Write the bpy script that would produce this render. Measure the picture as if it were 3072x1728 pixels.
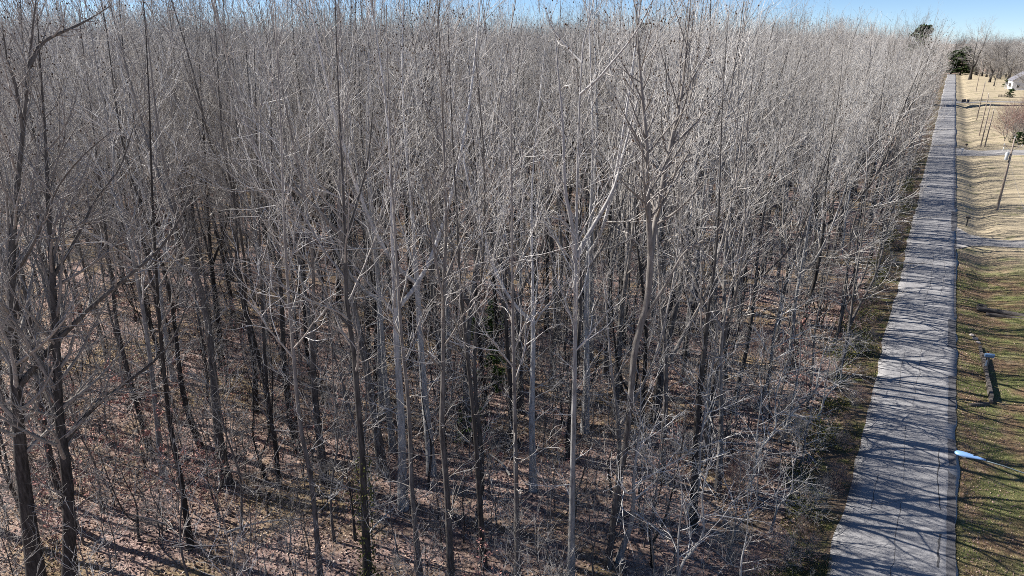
import bpy, bmesh, math, random
import numpy as np
from mathutils import Vector, Matrix

for o in list(bpy.data.objects):
    bpy.data.objects.remove(o)
scene = bpy.context.scene
COL = scene.collection
R = math.radians

# ------------------------------------------------------------------ camera
CAM_H = 24.0
PITCH, YAW = R(20.2), R(31.4)
cam_d = bpy.data.cameras.new("camera")
cam_d.sensor_width = 36.0
cam_d.lens = 24.0
cam_d.clip_start = 0.1
cam_d.clip_end = 6000
cam = bpy.data.objects.new("camera", cam_d)
cam.location = (0, 0, CAM_H)
cam.rotation_euler = (R(90) - PITCH, 0, YAW)
COL.objects.link(cam)
scene.camera = cam

# ------------------------------------------------------------------ sky, sun, exposure
SUN_EL = R(37.0)
SUN_TO = Vector((-0.984 * math.cos(SUN_EL), -0.18 * math.cos(SUN_EL), math.sin(SUN_EL)))
world = bpy.data.worlds.new("World")
scene.world = world
world.use_nodes = True
wn = world.node_tree
wn.nodes.clear()
w_out = wn.nodes.new("ShaderNodeOutputWorld")
w_bg = wn.nodes.new("ShaderNodeBackground")
w_sky = wn.nodes.new("ShaderNodeTexSky")
w_sky.sky_type = 'NISHITA'
w_sky.sun_disc = False
w_sky.sun_elevation = SUN_EL
w_sky.sun_rotation = math.atan2(SUN_TO.x, SUN_TO.y)
w_sky.air_density = 0.5
w_sky.dust_density = 0.0
w_sky.ozone_density = 4.5
w_sky.altitude = 300
w_bg.inputs[1].default_value = 0.07
wn.links.new(w_sky.outputs[0], w_bg.inputs[0])
wn.links.new(w_bg.outputs[0], w_out.inputs[0])
sun_d = bpy.data.lights.new("sun", 'SUN')
sun_d.energy = 5.0
sun_d.angle = R(0.42)
sun_d.color = (1.0, 0.955, 0.895)
sun = bpy.data.objects.new("sun", sun_d)
sun.rotation_euler = (-SUN_TO).to_track_quat('-Z', 'Y').to_euler()
sun.location = SUN_TO * 300
COL.objects.link(sun)
scene.view_settings.view_transform = 'Standard'
scene.view_settings.look = 'None'
scene.view_settings.gamma = 1.0
scene.view_settings.exposure = 1.0
scene.view_settings.use_curve_mapping = False
scene.render.engine = 'CYCLES'
cy = scene.cycles
cy.max_bounces = 1
cy.diffuse_bounces = 1
cy.glossy_bounces = 1
cy.transmission_bounces = 2
cy.transparent_max_bounces = 4
cy.use_denoising = False
cy.pixel_filter_type = 'BLACKMAN_HARRIS'
cy.filter_width = 0.9
cy.use_adaptive_sampling = False

# ------------------------------------------------------------------ helpers: tagging
def tag(o, label=None, cat=None, group=None, kind=None):
    if label: o["label"] = label
    if cat: o["category"] = cat
    if group: o["group"] = group
    if kind: o["kind"] = kind
    return o

def empty(name, loc, rz=0.0, sc=1.0):
    o = bpy.data.objects.new(name, None)
    o.location = loc
    o.rotation_euler = (0, 0, rz)
    o.scale = (sc, sc, sc) if not hasattr(sc, '__len__') else sc
    o.empty_display_size = 0.2
    COL.objects.link(o)
    return o

def link(name, me, parent=None, loc=None):
    o = bpy.data.objects.new(name, me)
    if parent is not None: o.parent = parent
    if loc is not None: o.location = loc
    COL.objects.link(o)
    return o

def mesh_np(name, V, Q, mat, smooth=True, mats=None, midx=None):
    """mesh from numpy verts (n,3) and equal-sized faces (m,k)"""
    me = bpy.data.meshes.new(name)
    V = np.ascontiguousarray(V, dtype=np.float32)
    Q = np.ascontiguousarray(Q, dtype=np.int32)
    m, k = Q.shape
    me.vertices.add(len(V))
    me.vertices.foreach_set("co", V.ravel())
    me.loops.add(m * k)
    me.loops.foreach_set("vertex_index", Q.ravel())
    me.polygons.add(m)
    me.polygons.foreach_set("loop_start", np.arange(0, m * k, k, dtype=np.int32))
    if smooth:
        me.polygons.foreach_set("use_smooth", np.ones(m, dtype=bool))
    me.update(calc_edges=True)
    if mat is not None: me.materials.append(mat)
    return me

class MB:
    """collects boxes, tubes and lathes into one mesh"""
    def __init__(s): s.bm = bmesh.new()
    def box(s, c, size, rot=None, bev=0.0):
        r = bmesh.ops.create_cube(s.bm, size=1.0)
        vs = r['verts']
        M = Matrix.Translation(Vector(c)) @ (rot.to_matrix().to_4x4() if rot is not None else Matrix()) @ Matrix.Diagonal((*size, 1))
        bmesh.ops.transform(s.bm, matrix=M, verts=vs)
        if bev > 0:
            es = list({e for v in vs for e in v.link_edges})
            bmesh.ops.bevel(s.bm, geom=es, offset=bev, segments=2, affect='EDGES', clamp_overlap=True)
        return s
    def tube(s, pts, rad, n=8, cap=True):
        pts = [Vector(p) for p in pts]
        rad = rad if hasattr(rad, '__len__') else [rad] * len(pts)
        rings = []
        for i, p in enumerate(pts):
            t = (pts[min(i + 1, len(pts) - 1)] - pts[max(i - 1, 0)]).normalized()
            ref = Vector((0, 0, 1)) if abs(t.z) < 0.9 else Vector((1, 0, 0))
            u = t.cross(ref).normalized(); v = t.cross(u)
            rings.append([s.bm.verts.new(p + (u * math.cos(a) + v * math.sin(a)) * rad[i]) for a in [2 * math.pi * k / n for k in range(n)]])
        for a, b in zip(rings, rings[1:]):
            for k in range(n):
                s.bm.faces.new((a[k], a[(k + 1) % n], b[(k + 1) % n], b[k]))
        if cap:
            s.bm.faces.new(rings[0][::-1]); s.bm.faces.new(rings[-1])
        return s
    def poly(s, pts):
        s.bm.faces.new([s.bm.verts.new(p) for p in pts]); return s
    def prism(s, a, b):
        """closed solid between two equal polygons a and b"""
        A = [s.bm.verts.new(p) for p in a]; B = [s.bm.verts.new(p) for p in b]
        n = len(A)
        s.bm.faces.new(A[::-1]); s.bm.faces.new(B)
        for k in range(n): s.bm.faces.new((A[k], A[(k + 1) % n], B[(k + 1) % n], B[k]))
        return s
    def mesh(s, name, mat, smooth=False):
        bmesh.ops.recalc_face_normals(s.bm, faces=s.bm.faces)
        me = bpy.data.meshes.new(name)
        s.bm.to_mesh(me); s.bm.free()
        me.materials.append(mat)
        if smooth: me.polygons.foreach_set("use_smooth", np.ones(len(me.polygons), dtype=bool))
        return me
    def build(s, name, mat, parent=None, loc=None, smooth=False):
        return link(name, s.mesh(name, mat, smooth), parent, loc)

# ------------------------------------------------------------------ materials
class N:
    def __init__(s, name, rough=0.9, spec=0.2):
        s.m = bpy.data.materials.new(name); s.m.use_nodes = True
        s.t = s.m.node_tree; s.b = s.t.nodes["Principled BSDF"]
        s.b.inputs["Roughness"].default_value = rough
        s.b.inputs["Specular IOR Level"].default_value = spec
        s._c = None
    def n(s, kind, **kw):
        q = s.t.nodes.new(kind)
        for k, v in kw.items(): setattr(q, k, v)
        return q
    def l(s, a, b): s.t.links.new(a, b)
    def coord(s, which="Object"):
        if s._c is None: s._c = s.n("ShaderNodeTexCoord")
        return s._c.outputs[which]
    def pos(s): return s.n("ShaderNodeNewGeometry").outputs["Position"]
    def noise(s, vec, scale, detail=3.0, rough=0.55, stretch=None):
        if stretch is not None:
            mp = s.n("ShaderNodeMapping"); mp.inputs["Scale"].default_value = stretch
            s.l(vec, mp.inputs[0]); vec = mp.outputs[0]
        q = s.n("ShaderNodeTexNoise"); q.inputs["Scale"].default_value = scale
        q.inputs["Detail"].default_value = detail; q.inputs["Roughness"].default_value = rough
        s.l(vec, q.inputs["Vector"]); return q.outputs["Fac"]
    def ramp(s, fac, stops, interp='LINEAR'):
        q = s.n("ShaderNodeValToRGB"); cr = q.color_ramp; cr.interpolation = interp
        while len(cr.elements) > 1: cr.elements.remove(cr.elements[-1])
        for i, (p, c) in enumerate(stops):
            e = cr.elements[0] if i == 0 else cr.elements.new(p)
            e.position = p; c = c if hasattr(c, '__len__') else (c, c, c)
            e.color = (*c[:3], 1)
        s.l(fac, q.inputs[0]); return q.outputs[0]
    def mix(s, fac, a, b, mode='MIX'):
        q = s.n("ShaderNodeMix", data_type='RGBA', blend_type=mode)
        for v, k in ((fac, 0), (a, 6), (b, 7)):
            if hasattr(v, 'is_linked'): s.l(v, q.inputs[k])
            elif hasattr(v, '__len__'): q.inputs[k].default_value = (*v[:3], 1)
            else: q.inputs[k].default_value = v if k == 0 else (v, v, v, 1)
        return q.outputs[2]
    def math(s, op, a, b=None):
        q = s.n("ShaderNodeMath", operation=op)
        for v, k in ((a, 0), (b, 1)):
            if v is None: continue
            if hasattr(v, 'is_linked'): s.l(v, q.inputs[k])
            else: q.inputs[k].default_value = v
        return q.outputs[0]
    def color(s, c):
        if hasattr(c, 'is_linked'): s.l(c, s.b.inputs["Base Color"])
        else: s.b.inputs["Base Color"].default_value = (*c[:3], 1)
        return s
    def bump(s, h, strength=0.5, dist=0.02):
        q = s.n("ShaderNodeBump"); q.inputs["Strength"].default_value = strength; q.inputs["Distance"].default_value = dist
        s.l(h, q.inputs["Height"]); s.l(q.outputs[0], s.b.inputs["Normal"]); return s
    def rnd(s): return s.n("ShaderNodeObjectInfo").outputs["Random"]
    def attr(s, name):
        q = s.n("ShaderNodeAttribute"); q.attribute_name = name; return q.outputs["Fac"]

def plain(name, c, rough=0.7, spec=0.3, metal=0.0, var=0.12, scale=6.0):
    m = N(name, rough, spec)
    f = m.noise(m.coord(), scale, 4)
    lo = tuple(v * (1 - var) for v in c); hi = tuple(min(1, v * (1 + var)) for v in c)
    m.color(m.ramp(f, [(0.3, lo), (0.7, hi)]))
    m.b.inputs["Metallic"].default_value = metal
    return m.m

def bark_mat(name, dark, mid, pale, lichen=0.35, y0=(0.24, 0.222, 0.205), y1=(0.46, 0.43, 0.40), ys=0.8):
    m = N(name, 0.95, 0.1)
    v = m.coord()
    ridge = m.noise(v, 9.0, 4, 0.65, (1.0, 1.0, 0.16))
    patch = m.noise(v, 0.9, 3, 0.6)
    c = m.ramp(ridge, [(0.32, dark), (0.5, mid), (0.72, pale)])
    lf = m.ramp(patch, [(0.52, 0.0), (0.72, lichen)])
    c = m.mix(lf, c, (pale[0] * 1.25, pale[1] * 1.3, pale[2] * 1.22))
    # upper stems paler with height: sunlit look painted in, along with younger bark
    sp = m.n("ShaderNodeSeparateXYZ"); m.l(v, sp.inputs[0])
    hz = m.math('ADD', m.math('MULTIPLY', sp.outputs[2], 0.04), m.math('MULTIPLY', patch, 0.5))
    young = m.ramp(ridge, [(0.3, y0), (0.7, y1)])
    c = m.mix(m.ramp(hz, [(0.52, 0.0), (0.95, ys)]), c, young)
    br = m.ramp(m.rnd(), [(0.0, (0.62, 0.60, 0.58)), (0.5, (0.95, 0.94, 0.93)), (1.0, (1.3, 1.29, 1.27))])
    m.color(m.mix(1.0, c, br, 'MULTIPLY'))
    m.bump(ridge, 0.7, 0.03)
    return m.m

def twig_mat(name, a, b):
    m = N(name, 0.85, 0.15)
    f = m.noise(m.coord(), 1.6, 3)
    c = m.ramp(f, [(0.3, a), (0.7, b)])
    br = m.ramp(m.rnd(), [(0.0, (0.75, 0.73, 0.72)), (1.0, (1.2, 1.2, 1.2))])
    m.color(m.mix(1.0, c, br, 'MULTIPLY'))
    return m.m

M = {}
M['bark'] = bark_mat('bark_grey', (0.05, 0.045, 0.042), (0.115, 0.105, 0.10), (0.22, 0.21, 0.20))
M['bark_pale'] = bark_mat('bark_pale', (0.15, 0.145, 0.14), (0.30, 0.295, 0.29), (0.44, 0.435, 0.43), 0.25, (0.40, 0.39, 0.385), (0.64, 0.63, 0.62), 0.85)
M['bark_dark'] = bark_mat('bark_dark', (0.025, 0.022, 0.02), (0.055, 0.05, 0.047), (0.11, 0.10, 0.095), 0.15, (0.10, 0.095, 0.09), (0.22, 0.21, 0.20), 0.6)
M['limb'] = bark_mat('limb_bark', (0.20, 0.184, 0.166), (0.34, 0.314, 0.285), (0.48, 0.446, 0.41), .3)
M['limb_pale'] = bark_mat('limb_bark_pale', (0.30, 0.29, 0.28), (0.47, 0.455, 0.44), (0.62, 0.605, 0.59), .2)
M['twig'] = twig_mat('twig_grey', (0.28, 0.266, 0.249), (0.44, 0.42, 0.398))
M['twig_pale'] = twig_mat('twig_pale', (0.50, 0.478, 0.447), (0.72, 0.695, 0.658))
M['twig_red'] = twig_mat('twig_russet', (0.22, 0.13, 0.115), (0.36, 0.24, 0.21))
M['seed'] = plain('seed_head', (0.09, 0.065, 0.05), 0.95, 0.05)

def leaf_mat(name, stops, trans=0.0):
    m = N(name, 0.8, 0.2)
    c = m.ramp(m.attr("rnd"), stops)
    m.color(c)
    return m.m
LITTER = [(0.0, (0.13, 0.088, 0.08)), (0.25, (0.29, 0.19, 0.165)), (0.5, (0.43, 0.305, 0.265)), (0.72, (0.53, 0.40, 0.31)), (0.88, (0.60, 0.48, 0.36)), (1.0, (0.72, 0.63, 0.57))]
M['litter'] = leaf_mat('fallen_leaf', LITTER)
M['dead_leaf'] = leaf_mat('clinging_leaf', [(0.0, (0.24, 0.11, 0.10)), (0.5, (0.42, 0.21, 0.18)), (1.0, (0.58, 0.36, 0.28))])
M['needle'] = leaf_mat('cedar_needle', [(0.0, (0.02, 0.035, 0.015)), (0.6, (0.05, 0.08, 0.03)), (1.0, (0.10, 0.13, 0.05))])
M['needle_light'] = leaf_mat('green_leaf', [(0.0, (0.07, 0.12, 0.03)), (0.6, (0.15, 0.23, 0.06)), (1.0, (0.26, 0.32, 0.10))])
M['vine'] = leaf_mat('vine_leaf', [(0.0, (0.04, 0.05, 0.015)), (0.6, (0.11, 0.12, 0.03)), (1.0, (0.2, 0.19, 0.05))])
M['grass'] = leaf_mat('grass_blade', [(0.0, (0.06, 0.07, 0.025)), (0.35, (0.13, 0.13, 0.05)), (0.6, (0.22, 0.19, 0.08)), (1.0, (0.38, 0.31, 0.18))])
M['grass_dry'] = leaf_mat('dormant_grass_blade', [(0.0, (0.10, 0.10, 0.04)), (0.4, (0.22, 0.19, 0.095)), (0.75, (0.34, 0.28, 0.16)), (1.0, (0.48, 0.41, 0.28))])

# ------------------------------------------------------------------ terrain heights
ROAD_L, ROAD_R = -0.55, 4.62
def sstep(a, b, x):
    t = np.clip((np.asarray(x, dtype=float) - a) / (b - a), 0, 1); return t * t * (3 - 2 * t)
DRIVES = [(101.0, 4.0), (182.0, 5.5), (326.0, 4.0)]
def gh(x, y):
    x = np.asarray(x, dtype=float); y = np.asarray(y, dtype=float)
    # left: verge dips slightly, wood undulates
    left = -0.10 * sstep(-ROAD_L, 2.5, -x) + sstep(3, 9, -x) * (0.22 * np.sin(x * 0.21 + 1.3) * np.sin(y * 0.17) + 0.12 * np.sin(x * 0.6 + y * 0.43) + 0.05 * np.sin(x * 1.7 - y * 1.3))
    # right: ditch then rising lawn
    amp = 0.25 + 0.75 * sstep(62, 95, y)
    fill = np.ones_like(x + y)
    for yc, w in DRIVES:
        fill = np.minimum(fill, sstep(w * 0.6, w * 1.7, np.abs(y - yc)))
    ditch = -0.55 * np.exp(-((x - 7.4) / 1.5) ** 2) * fill * amp
    rise = (0.75 * sstep(8.0, 16.0, x) + 0.6 * sstep(16, 45, x)) * amp
    right = ditch + rise - 0.04 * sstep(4.5, 5.2, x) + 0.03 * np.sin(x * 1.1 + y * 0.37) * sstep(5, 8, x)
    return np.where(x < 2.0, left, right)

def grid_mesh(name, xs, ys, zf, mat, smooth=True):
    X, Y = np.meshgrid(xs, ys, indexing='ij')
    Z = zf(X, Y)
    V = np.stack([X, Y, Z], -1).reshape(-1, 3)
    nx, ny = len(xs), len(ys)
    i = np.arange(nx - 1)[:, None] * ny + np.arange(ny - 1)[None, :]
    Q = np.stack([i, i + ny, i + ny + 1, i + 1], -1).reshape(-1, 4)
    return mesh_np(name, V, Q, mat, smooth)

# forest floor material: litter colours, finer and finer mottling
m = N('forest_floor', 0.95, 0.1)
v = m.pos()
big = m.noise(v, 0.16, 3); fine = m.noise(v, 7.0, 4, 0.7); mid = m.noise(v, 1.3, 3)
c1 = m.ramp(fine, [(0.28, (0.13, 0.095, 0.088)), (0.45, (0.28, 0.19, 0.165)), (0.58, (0.41, 0.30, 0.26)), (0.75, (0.54, 0.47, 0.44))])
c2 = m.ramp(fine, [(0.28, (0.12, 0.085, 0.055)), (0.5, (0.30, 0.22, 0.13)), (0.75, (0.46, 0.37, 0.24))])
c = m.mix(m.ramp(big, [(0.45, 0.0), (0.62, 1.0)]), c1, c2)
gfac = m.ramp(mid, [(0.62, 0.0), (0.72, 0.45)])
c = m.mix(gfac, c, (0.11, 0.12, 0.05))
m.color(c); m.bump(fine, 0.8, 0.06)
M['floor'] = m.m

m = N('verge_grass', 0.95, 0.1)
v = m.pos()
fine = m.noise(v, 9.0, 4, 0.7); mid = m.noise(v, 0.8, 3)
g1 = m.ramp(fine, [(0.3, (0.05, 0.06, 0.022)), (0.55, (0.13, 0.135, 0.05)), (0.75, (0.25, 0.24, 0.10))])
g2 = m.ramp(fine, [(0.3, (0.10, 0.07, 0.05)), (0.55, (0.22, 0.16, 0.11)), (0.75, (0.36, 0.29, 0.19))])
m.color(m.mix(m.ramp(mid, [(0.36, 0.0), (0.52, 1.0)]), g1, g2)); m.bump(fine, 0.8, 0.05)
M['verge'] = m.m

m = N('dormant_lawn', 0.95, 0.1)
v = m.pos()
sep = m.n("ShaderNodeSeparateXYZ"); m.l(v, sep.inputs[0])
fine = m.noise(v, 11.0, 4, 0.7); mid = m.noise(v, 0.35, 4, 0.6); mid2 = m.noise(v, 0.9, 3)
tan = m.ramp(fine, [(0.3, (0.28, 0.23, 0.15)), (0.55, (0.44, 0.37, 0.26)), (0.75, (0.56, 0.485, 0.36))])
grn = m.ramp(fine, [(0.3, (0.07, 0.088, 0.03)), (0.55, (0.165, 0.175, 0.068)), (0.75, (0.30, 0.295, 0.135))])
brn = m.ramp(fine, [(0.3, (0.10, 0.066, 0.043)), (0.55, (0.24, 0.16, 0.10)), (0.75, (0.38, 0.28, 0.18))])
near = m.math('SUBTRACT', 1.0, m.ramp(m.math('MULTIPLY', sep.outputs[1], 0.005), [(0.42, 0.0), (0.50, 1.0)]))
gfac = m.ramp(mid, [(0.42, 0.0), (0.58, 1.0)])
nearcol = m.mix(gfac, brn, grn)
farcol = m.mix(m.ramp(mid, [(0.56, 0.0), (0.68, 0.75)]), tan, grn)
c = m.mix(near, farcol, nearcol)
c = m.mix(m.ramp(mid2, [(0.55, 0.0), (0.7, 0.4)]), c, tan)
m.color(c); m.bump(fine, 0.7, 0.04)
M['lawn'] = m.m

m = N('worn_asphalt', 0.9, 0.25)
v = m.pos()
fine = m.noise(v, 26.0, 3, 0.7); mid = m.noise(v, 0.55, 4, 0.6); tr = m.noise(v, 1.3, 4, 0.6, (1.0, 0.06, 1.0))
c = m.ramp(fine, [(0.25, (0.25, 0.245, 0.245)), (0.55, (0.345, 0.338, 0.34)), (0.8, (0.43, 0.425, 0.425))])
c = m.mix(m.ramp(mid, [(0.4, 0.0), (0.7, 0.45)]), c, (0.26, 0.25, 0.25))
c = m.mix(m.ramp(tr, [(0.5, 0.0), (0.72, 0.35)]), c, (0.235, 0.23, 0.235))
m.color(c); m.bump(fine, 0.5, 0.012)
M['road'] = m.m
m = N('patch_asphalt', 0.85, 0.3)
fine = m.noise(m.pos(), 20.0, 4, 0.7)
m.color(m.ramp(fine, [(0.3, (0.085, 0.085, 0.09)), (0.7, (0.16, 0.155, 0.16))])); m.bump(fine, 0.4, 0.01)
M['patch'] = m.m
M['crack'] = plain('crack_tar', (0.09, 0.088, 0.09), 0.9, 0.2)
m = N('pale_concrete', 0.9, 0.2)
fine = m.noise(m.pos(), 14.0, 4, 0.7); mid = m.noise(m.pos(), 0.6, 3)
c = m.ramp(fine, [(0.3, (0.26, 0.25, 0.245)), (0.7, (0.40, 0.385, 0.37))])
c = m.mix(m.ramp(mid, [(0.45, 0.0), (0.7, 0.4)]), c, (0.22, 0.205, 0.20))
m.color(c); M['drive'] = m.m

# ------------------------------------------------------------------ ground sheets
def seq(*parts):
    out = []
    for a, b, s in parts: out += list(np.arange(a, b, s))
    return np.array(out + [parts[-1][1]])
def ground_z(x, y):
    z = gh(x, y)
    low = sstep(-3.3, -2.4, x) * (1 - sstep(60, 64, x))       # lies under verge, road and lawn
    return z - 0.10 * low
gxs = seq((-1500, -300, 120), (-300, -110, 12), (-110, -6, 1.0), (-6, 14, 0.5), (14, 62, 4), (62, 200, 14), (200, 1500, 130))
gys = seq((-200, -10, 20), (-10, 120, 1.0), (120, 300, 6), (300, 620, 16), (620, 3000, 170))
g = link('ground', grid_mesh('ground', gxs, gys, ground_z, M['floor']))
tag(g, 'pinkish brown leaf covered floor of the wood', 'ground', kind='structure')

# verge: irregular inner edge
vy = seq((14, 130, 0.8), (130, 580, 4))
rngv = np.random.default_rng(5)
inner = -2.7 + 0.55 * np.sin(vy * 0.31) + 0.35 * np.sin(vy * 0.83 + 1) + rngv.uniform(-.2, .2, len(vy))
cols = np.linspace(0, 1, 8)
VX = inner[None, :] * (1 - cols[:, None]) + (ROAD_L + 0.12) * cols[:, None]
VY = np.repeat(vy[None, :], 8, 0)
V = np.stack([VX, VY, gh(VX, VY) + 0.004 * cols[:, None]], -1).reshape(-1, 3)
ny = len(vy); i = np.arange(7)[:, None] * ny + np.arange(ny - 1)[None, :]
o = link('verge', mesh_np('verge', V, np.stack([i, i + ny, i + ny + 1, i + 1], -1).reshape(-1, 4), M['verge']))
tag(o, 'shaded green and brown grass verge between wood and road', 'verge', kind='structure')

lxs = seq((ROAD_R - 0.1, 6, 0.35), (6, 16, 0.4), (16, 62, 2.5))
lys = seq((14, 60, 1.0), (60, 130, 0.9), (130, 360, 2.5), (360, 600, 8))
o = link('lawn', grid_mesh('lawn', lxs, lys, lambda x, y: gh(x, y) - 0.012 * (1 - sstep(4.5, 4.9, x)), M['lawn']))
tag(o, 'dormant tan and green lawn beside the road', 'lawn', kind='structure')

# road with ragged edges
ry = seq((10, 140, 0.7), (140, 575, 5))
rr = np.random.default_rng(9)
eL = ROAD_L + 0.07 * np.sin(ry * 0.17) + np.convolve(rr.normal(0, .17, len(ry)), np.array([1, 2, 3, 2, 1]) / 9, 'same')
eR = ROAD_R + 0.04 * np.sin(ry * 0.23) + np.convolve(rr.normal(0, .11, len(ry)), np.array([1, 2, 1]) / 4, 'same')
cols = np.linspace(0, 1, 9)
RX = eL[None, :] * (1 - cols[:, None]) + eR[None, :] * cols[:, None]
RY = np.repeat(ry[None, :], 9, 0)
RZ = 0.03 + 0.05 * (1 - (2 * cols[:, None] - 1) ** 2) + 0 * RX
def road_z(x): 
    c = (x - ROAD_L) / (ROAD_R - ROAD_L); return 0.03 + 0.05 * (1 - (2 * c - 1) ** 2)
V = np.stack([RX, RY, RZ], -1).reshape(-1, 3)
ny = len(ry); i = np.arange(8)[:, None] * ny + np.arange(ny - 1)[None, :]
Qd = np.stack([i, i + ny, i + ny + 1, i + 1], -1).reshape(-1, 4)
# skirts down to the ground on both sides
base = len(V)
sk = np.concatenate([np.stack([RX[0] - 0.02, ry, np.full(ny, -0.16)], -1), np.stack([RX[-1] + 0.02, ry, np.full(ny, -0.16)], -1)])
V = np.concatenate([V, sk])
j = np.arange(ny - 1)
Qs = np.concatenate([np.stack([base + j, j, j + 1, base + j + 1], -1), np.stack([8 * ny + j, base + ny + j, base + ny + j + 1, 8 * ny + j + 1], -1)])
road = link('road', mesh_np('road', V, np.concatenate([Qd, Qs]), M['road']))
tag(road, 'straight worn grey asphalt road striped with tree shadows', 'road', kind='structure')

def ribbon(name, pts, w, mat, parent, dz):
    """flat strip following pts on the road, w = half width list"""
    P = np.array(pts, dtype=float); n = len(P)
    T = np.gradient(P, axis=0); T /= np.linalg.norm(T, axis=1)[:, None]
    S = np.stack([-T[:, 1], T[:, 0]], -1); w = np.asarray(w)[:, None] * np.ones((n, 1))
    A, B = P - S * w, P + S * w
    V = np.concatenate([np.c_[A, road_z(A[:, 0]) + dz], np.c_[B, road_z(B[:, 0]) + dz]])
    k = np.arange(n - 1)
    return link(name, mesh_np(name, V, np.stack([k, k + 1, n + k + 1, n + k], -1), mat), parent)
rc = np.random.default_rng(3)
def wander(x0, y0, y1, step, amp):
    ys = np.arange(y0, y1, step); xs = x0 + np.cumsum(rc.normal(0, amp * 1.3, len(ys))); xs += (x0 - xs) * 0.3
    return np.stack([xs, ys], -1)
for x0, y0, y1, w in ((2.05, 29, 38, .012), (2.0, 39.5, 47, .012), (2.08, 50, 61, .012), (2.0, 70, 92, .013), (3.85, 33, 36, .05), (3.9, 38, 45, .035), (0.75, 36, 40, .014), (1.1, 52, 60, .012), (3.2, 76, 90, .014)):
    p = wander(x0, y0, y1, 0.35, 0.035)
    ribbon('crack', p, w * rc.uniform(.4, 1.3, len(p)), M['crack'], road, 0.006)
for yc in (32.2, 36.5, 42.2, 49, 58):
    a = rc.uniform(ROAD_L + .2, ROAD_R - 2.2); b = a + rc.uniform(.9, 1.8)
    xs = np.arange(a, b, 0.2); ys = yc + (xs - a) * rc.uniform(-1.2, 1.2) + np.cumsum(rc.normal(0, .09, len(xs)))
    ribbon('crack', np.stack([xs, ys], -1), rc.uniform(.004, .011, len(xs)), M['crack'], road, 0.008)
for x0, y0, y1, w in ((4.38, 26, 46.5, .2), (4.36, 48.5, 56.5, .24), (4.3, 62, 69, .3), (4.36, 104.5, 117, .32), (4.52, 70, 100, .08), (4.5, 118, 190, .1)):
    ys = np.arange(y0, y1 + .2, .4); xs = x0 + rc.normal(0, .02, len(ys))
    ribbon('asphalt_patch', np.stack([xs, ys], -1), w * (1 + rc.normal(0, .08, len(ys))), M['patch'], road, 0.005)

# driveways follow the lawn's surface
def driveway(name, quad_rows, label):
    """rows of (y0, y1) at given x"""
    xs = np.array([q[0] for q in quad_rows]); 
    X = np.linspace(xs[0], xs[-1], 26)
    ya = np.interp(X, xs, [q[1] for q in quad_rows]); yb = np.interp(X, xs, [q[2] for q in quad_rows])
    cols = np.linspace(0, 1, 9)
    YY = ya[:, None] * (1 - cols) + yb[:, None] * cols
    XX = np.repeat(X[:, None], 9, 1)
    Z = gh(XX, YY) + 0.05
    V = np.stack([XX, YY, Z], -1).reshape(-1, 3)
    i = np.arange(25)[:, None] * 9 + np.arange(8)[None, :]
    Q = np.stack([i, i + 9, i + 10, i + 1], -1).reshape(-1, 4)
    # rim
    n0 = len(V); lo = V.copy(); lo[:, 2] -= 0.2
    e = [0 + 9 * k for k in range(26)]; f = [8 + 9 * k for k in range(26)]
    V = np.concatenate([V, lo[e], lo[f]])
    k = np.arange(25); e = np.array(e); f = np.array(f)
    Q = np.concatenate([Q, np.stack([e[k], e[k + 1], n0 + k + 1, n0 + k], -1), np.stack([f[k], n0 + 26 + k, n0 + 26 + k + 1, f[k + 1]], -1)])
    o = link(name, mesh_np(name, V, Q, M['drive']))
    tag(o, label, 'driveway', kind='structure'); return o
driveway('driveway', [(4.64, 95.2, 107.2), (6.0, 97.6, 103.8), (8.0, 98.8, 102.4), (40, 99.3, 103.2)], 'pale concrete driveway next to the black mailbox')
driveway('driveway', [(4.64, 175.8, 188.6), (7.0, 177.5, 186.5), (40, 180.5, 187.5)], 'grey gravel driveway behind the transformer pole')
driveway('driveway', [(4.64, 321, 331), (7.0, 323.5, 329), (40, 325, 330)], 'far driveway beside the wheeled bins')

# ------------------------------------------------------------------ tree generator (vectorised skeletons -> tubes)
def nrm(a): return a / np.maximum(np.linalg.norm(a, axis=-1, keepdims=True), 1e-9)
def resample(pts, K):
    P = np.array(pts, dtype=float)
    # smooth Catmull-Rom through the points, then even arc length
    Q = np.concatenate([[2 * P[0] - P[1]], P, [2 * P[-1] - P[-2]]])
    out = []
    for i in range(1, len(Q) - 2):
        t = np.linspace(0, 1, 8, endpoint=False)[:, None]
        a, b, c, d = Q[i - 1], Q[i], Q[i + 1], Q[i + 2]
        out.append(0.5 * ((2 * b) + (-a + c) * t + (2 * a - 5 * b + 4 * c - d) * t ** 2 + (-a + 3 * b - 3 * c + d) * t ** 3))
    out = np.concatenate(out + [P[-1:]])
    s = np.r_[0, np.cumsum(np.linalg.norm(np.diff(out, axis=0), axis=1))]
    u = np.linspace(0, s[-1], K)
    return np.stack([np.interp(u, s, out[:, k]) for k in range(3)], -1)

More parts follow.
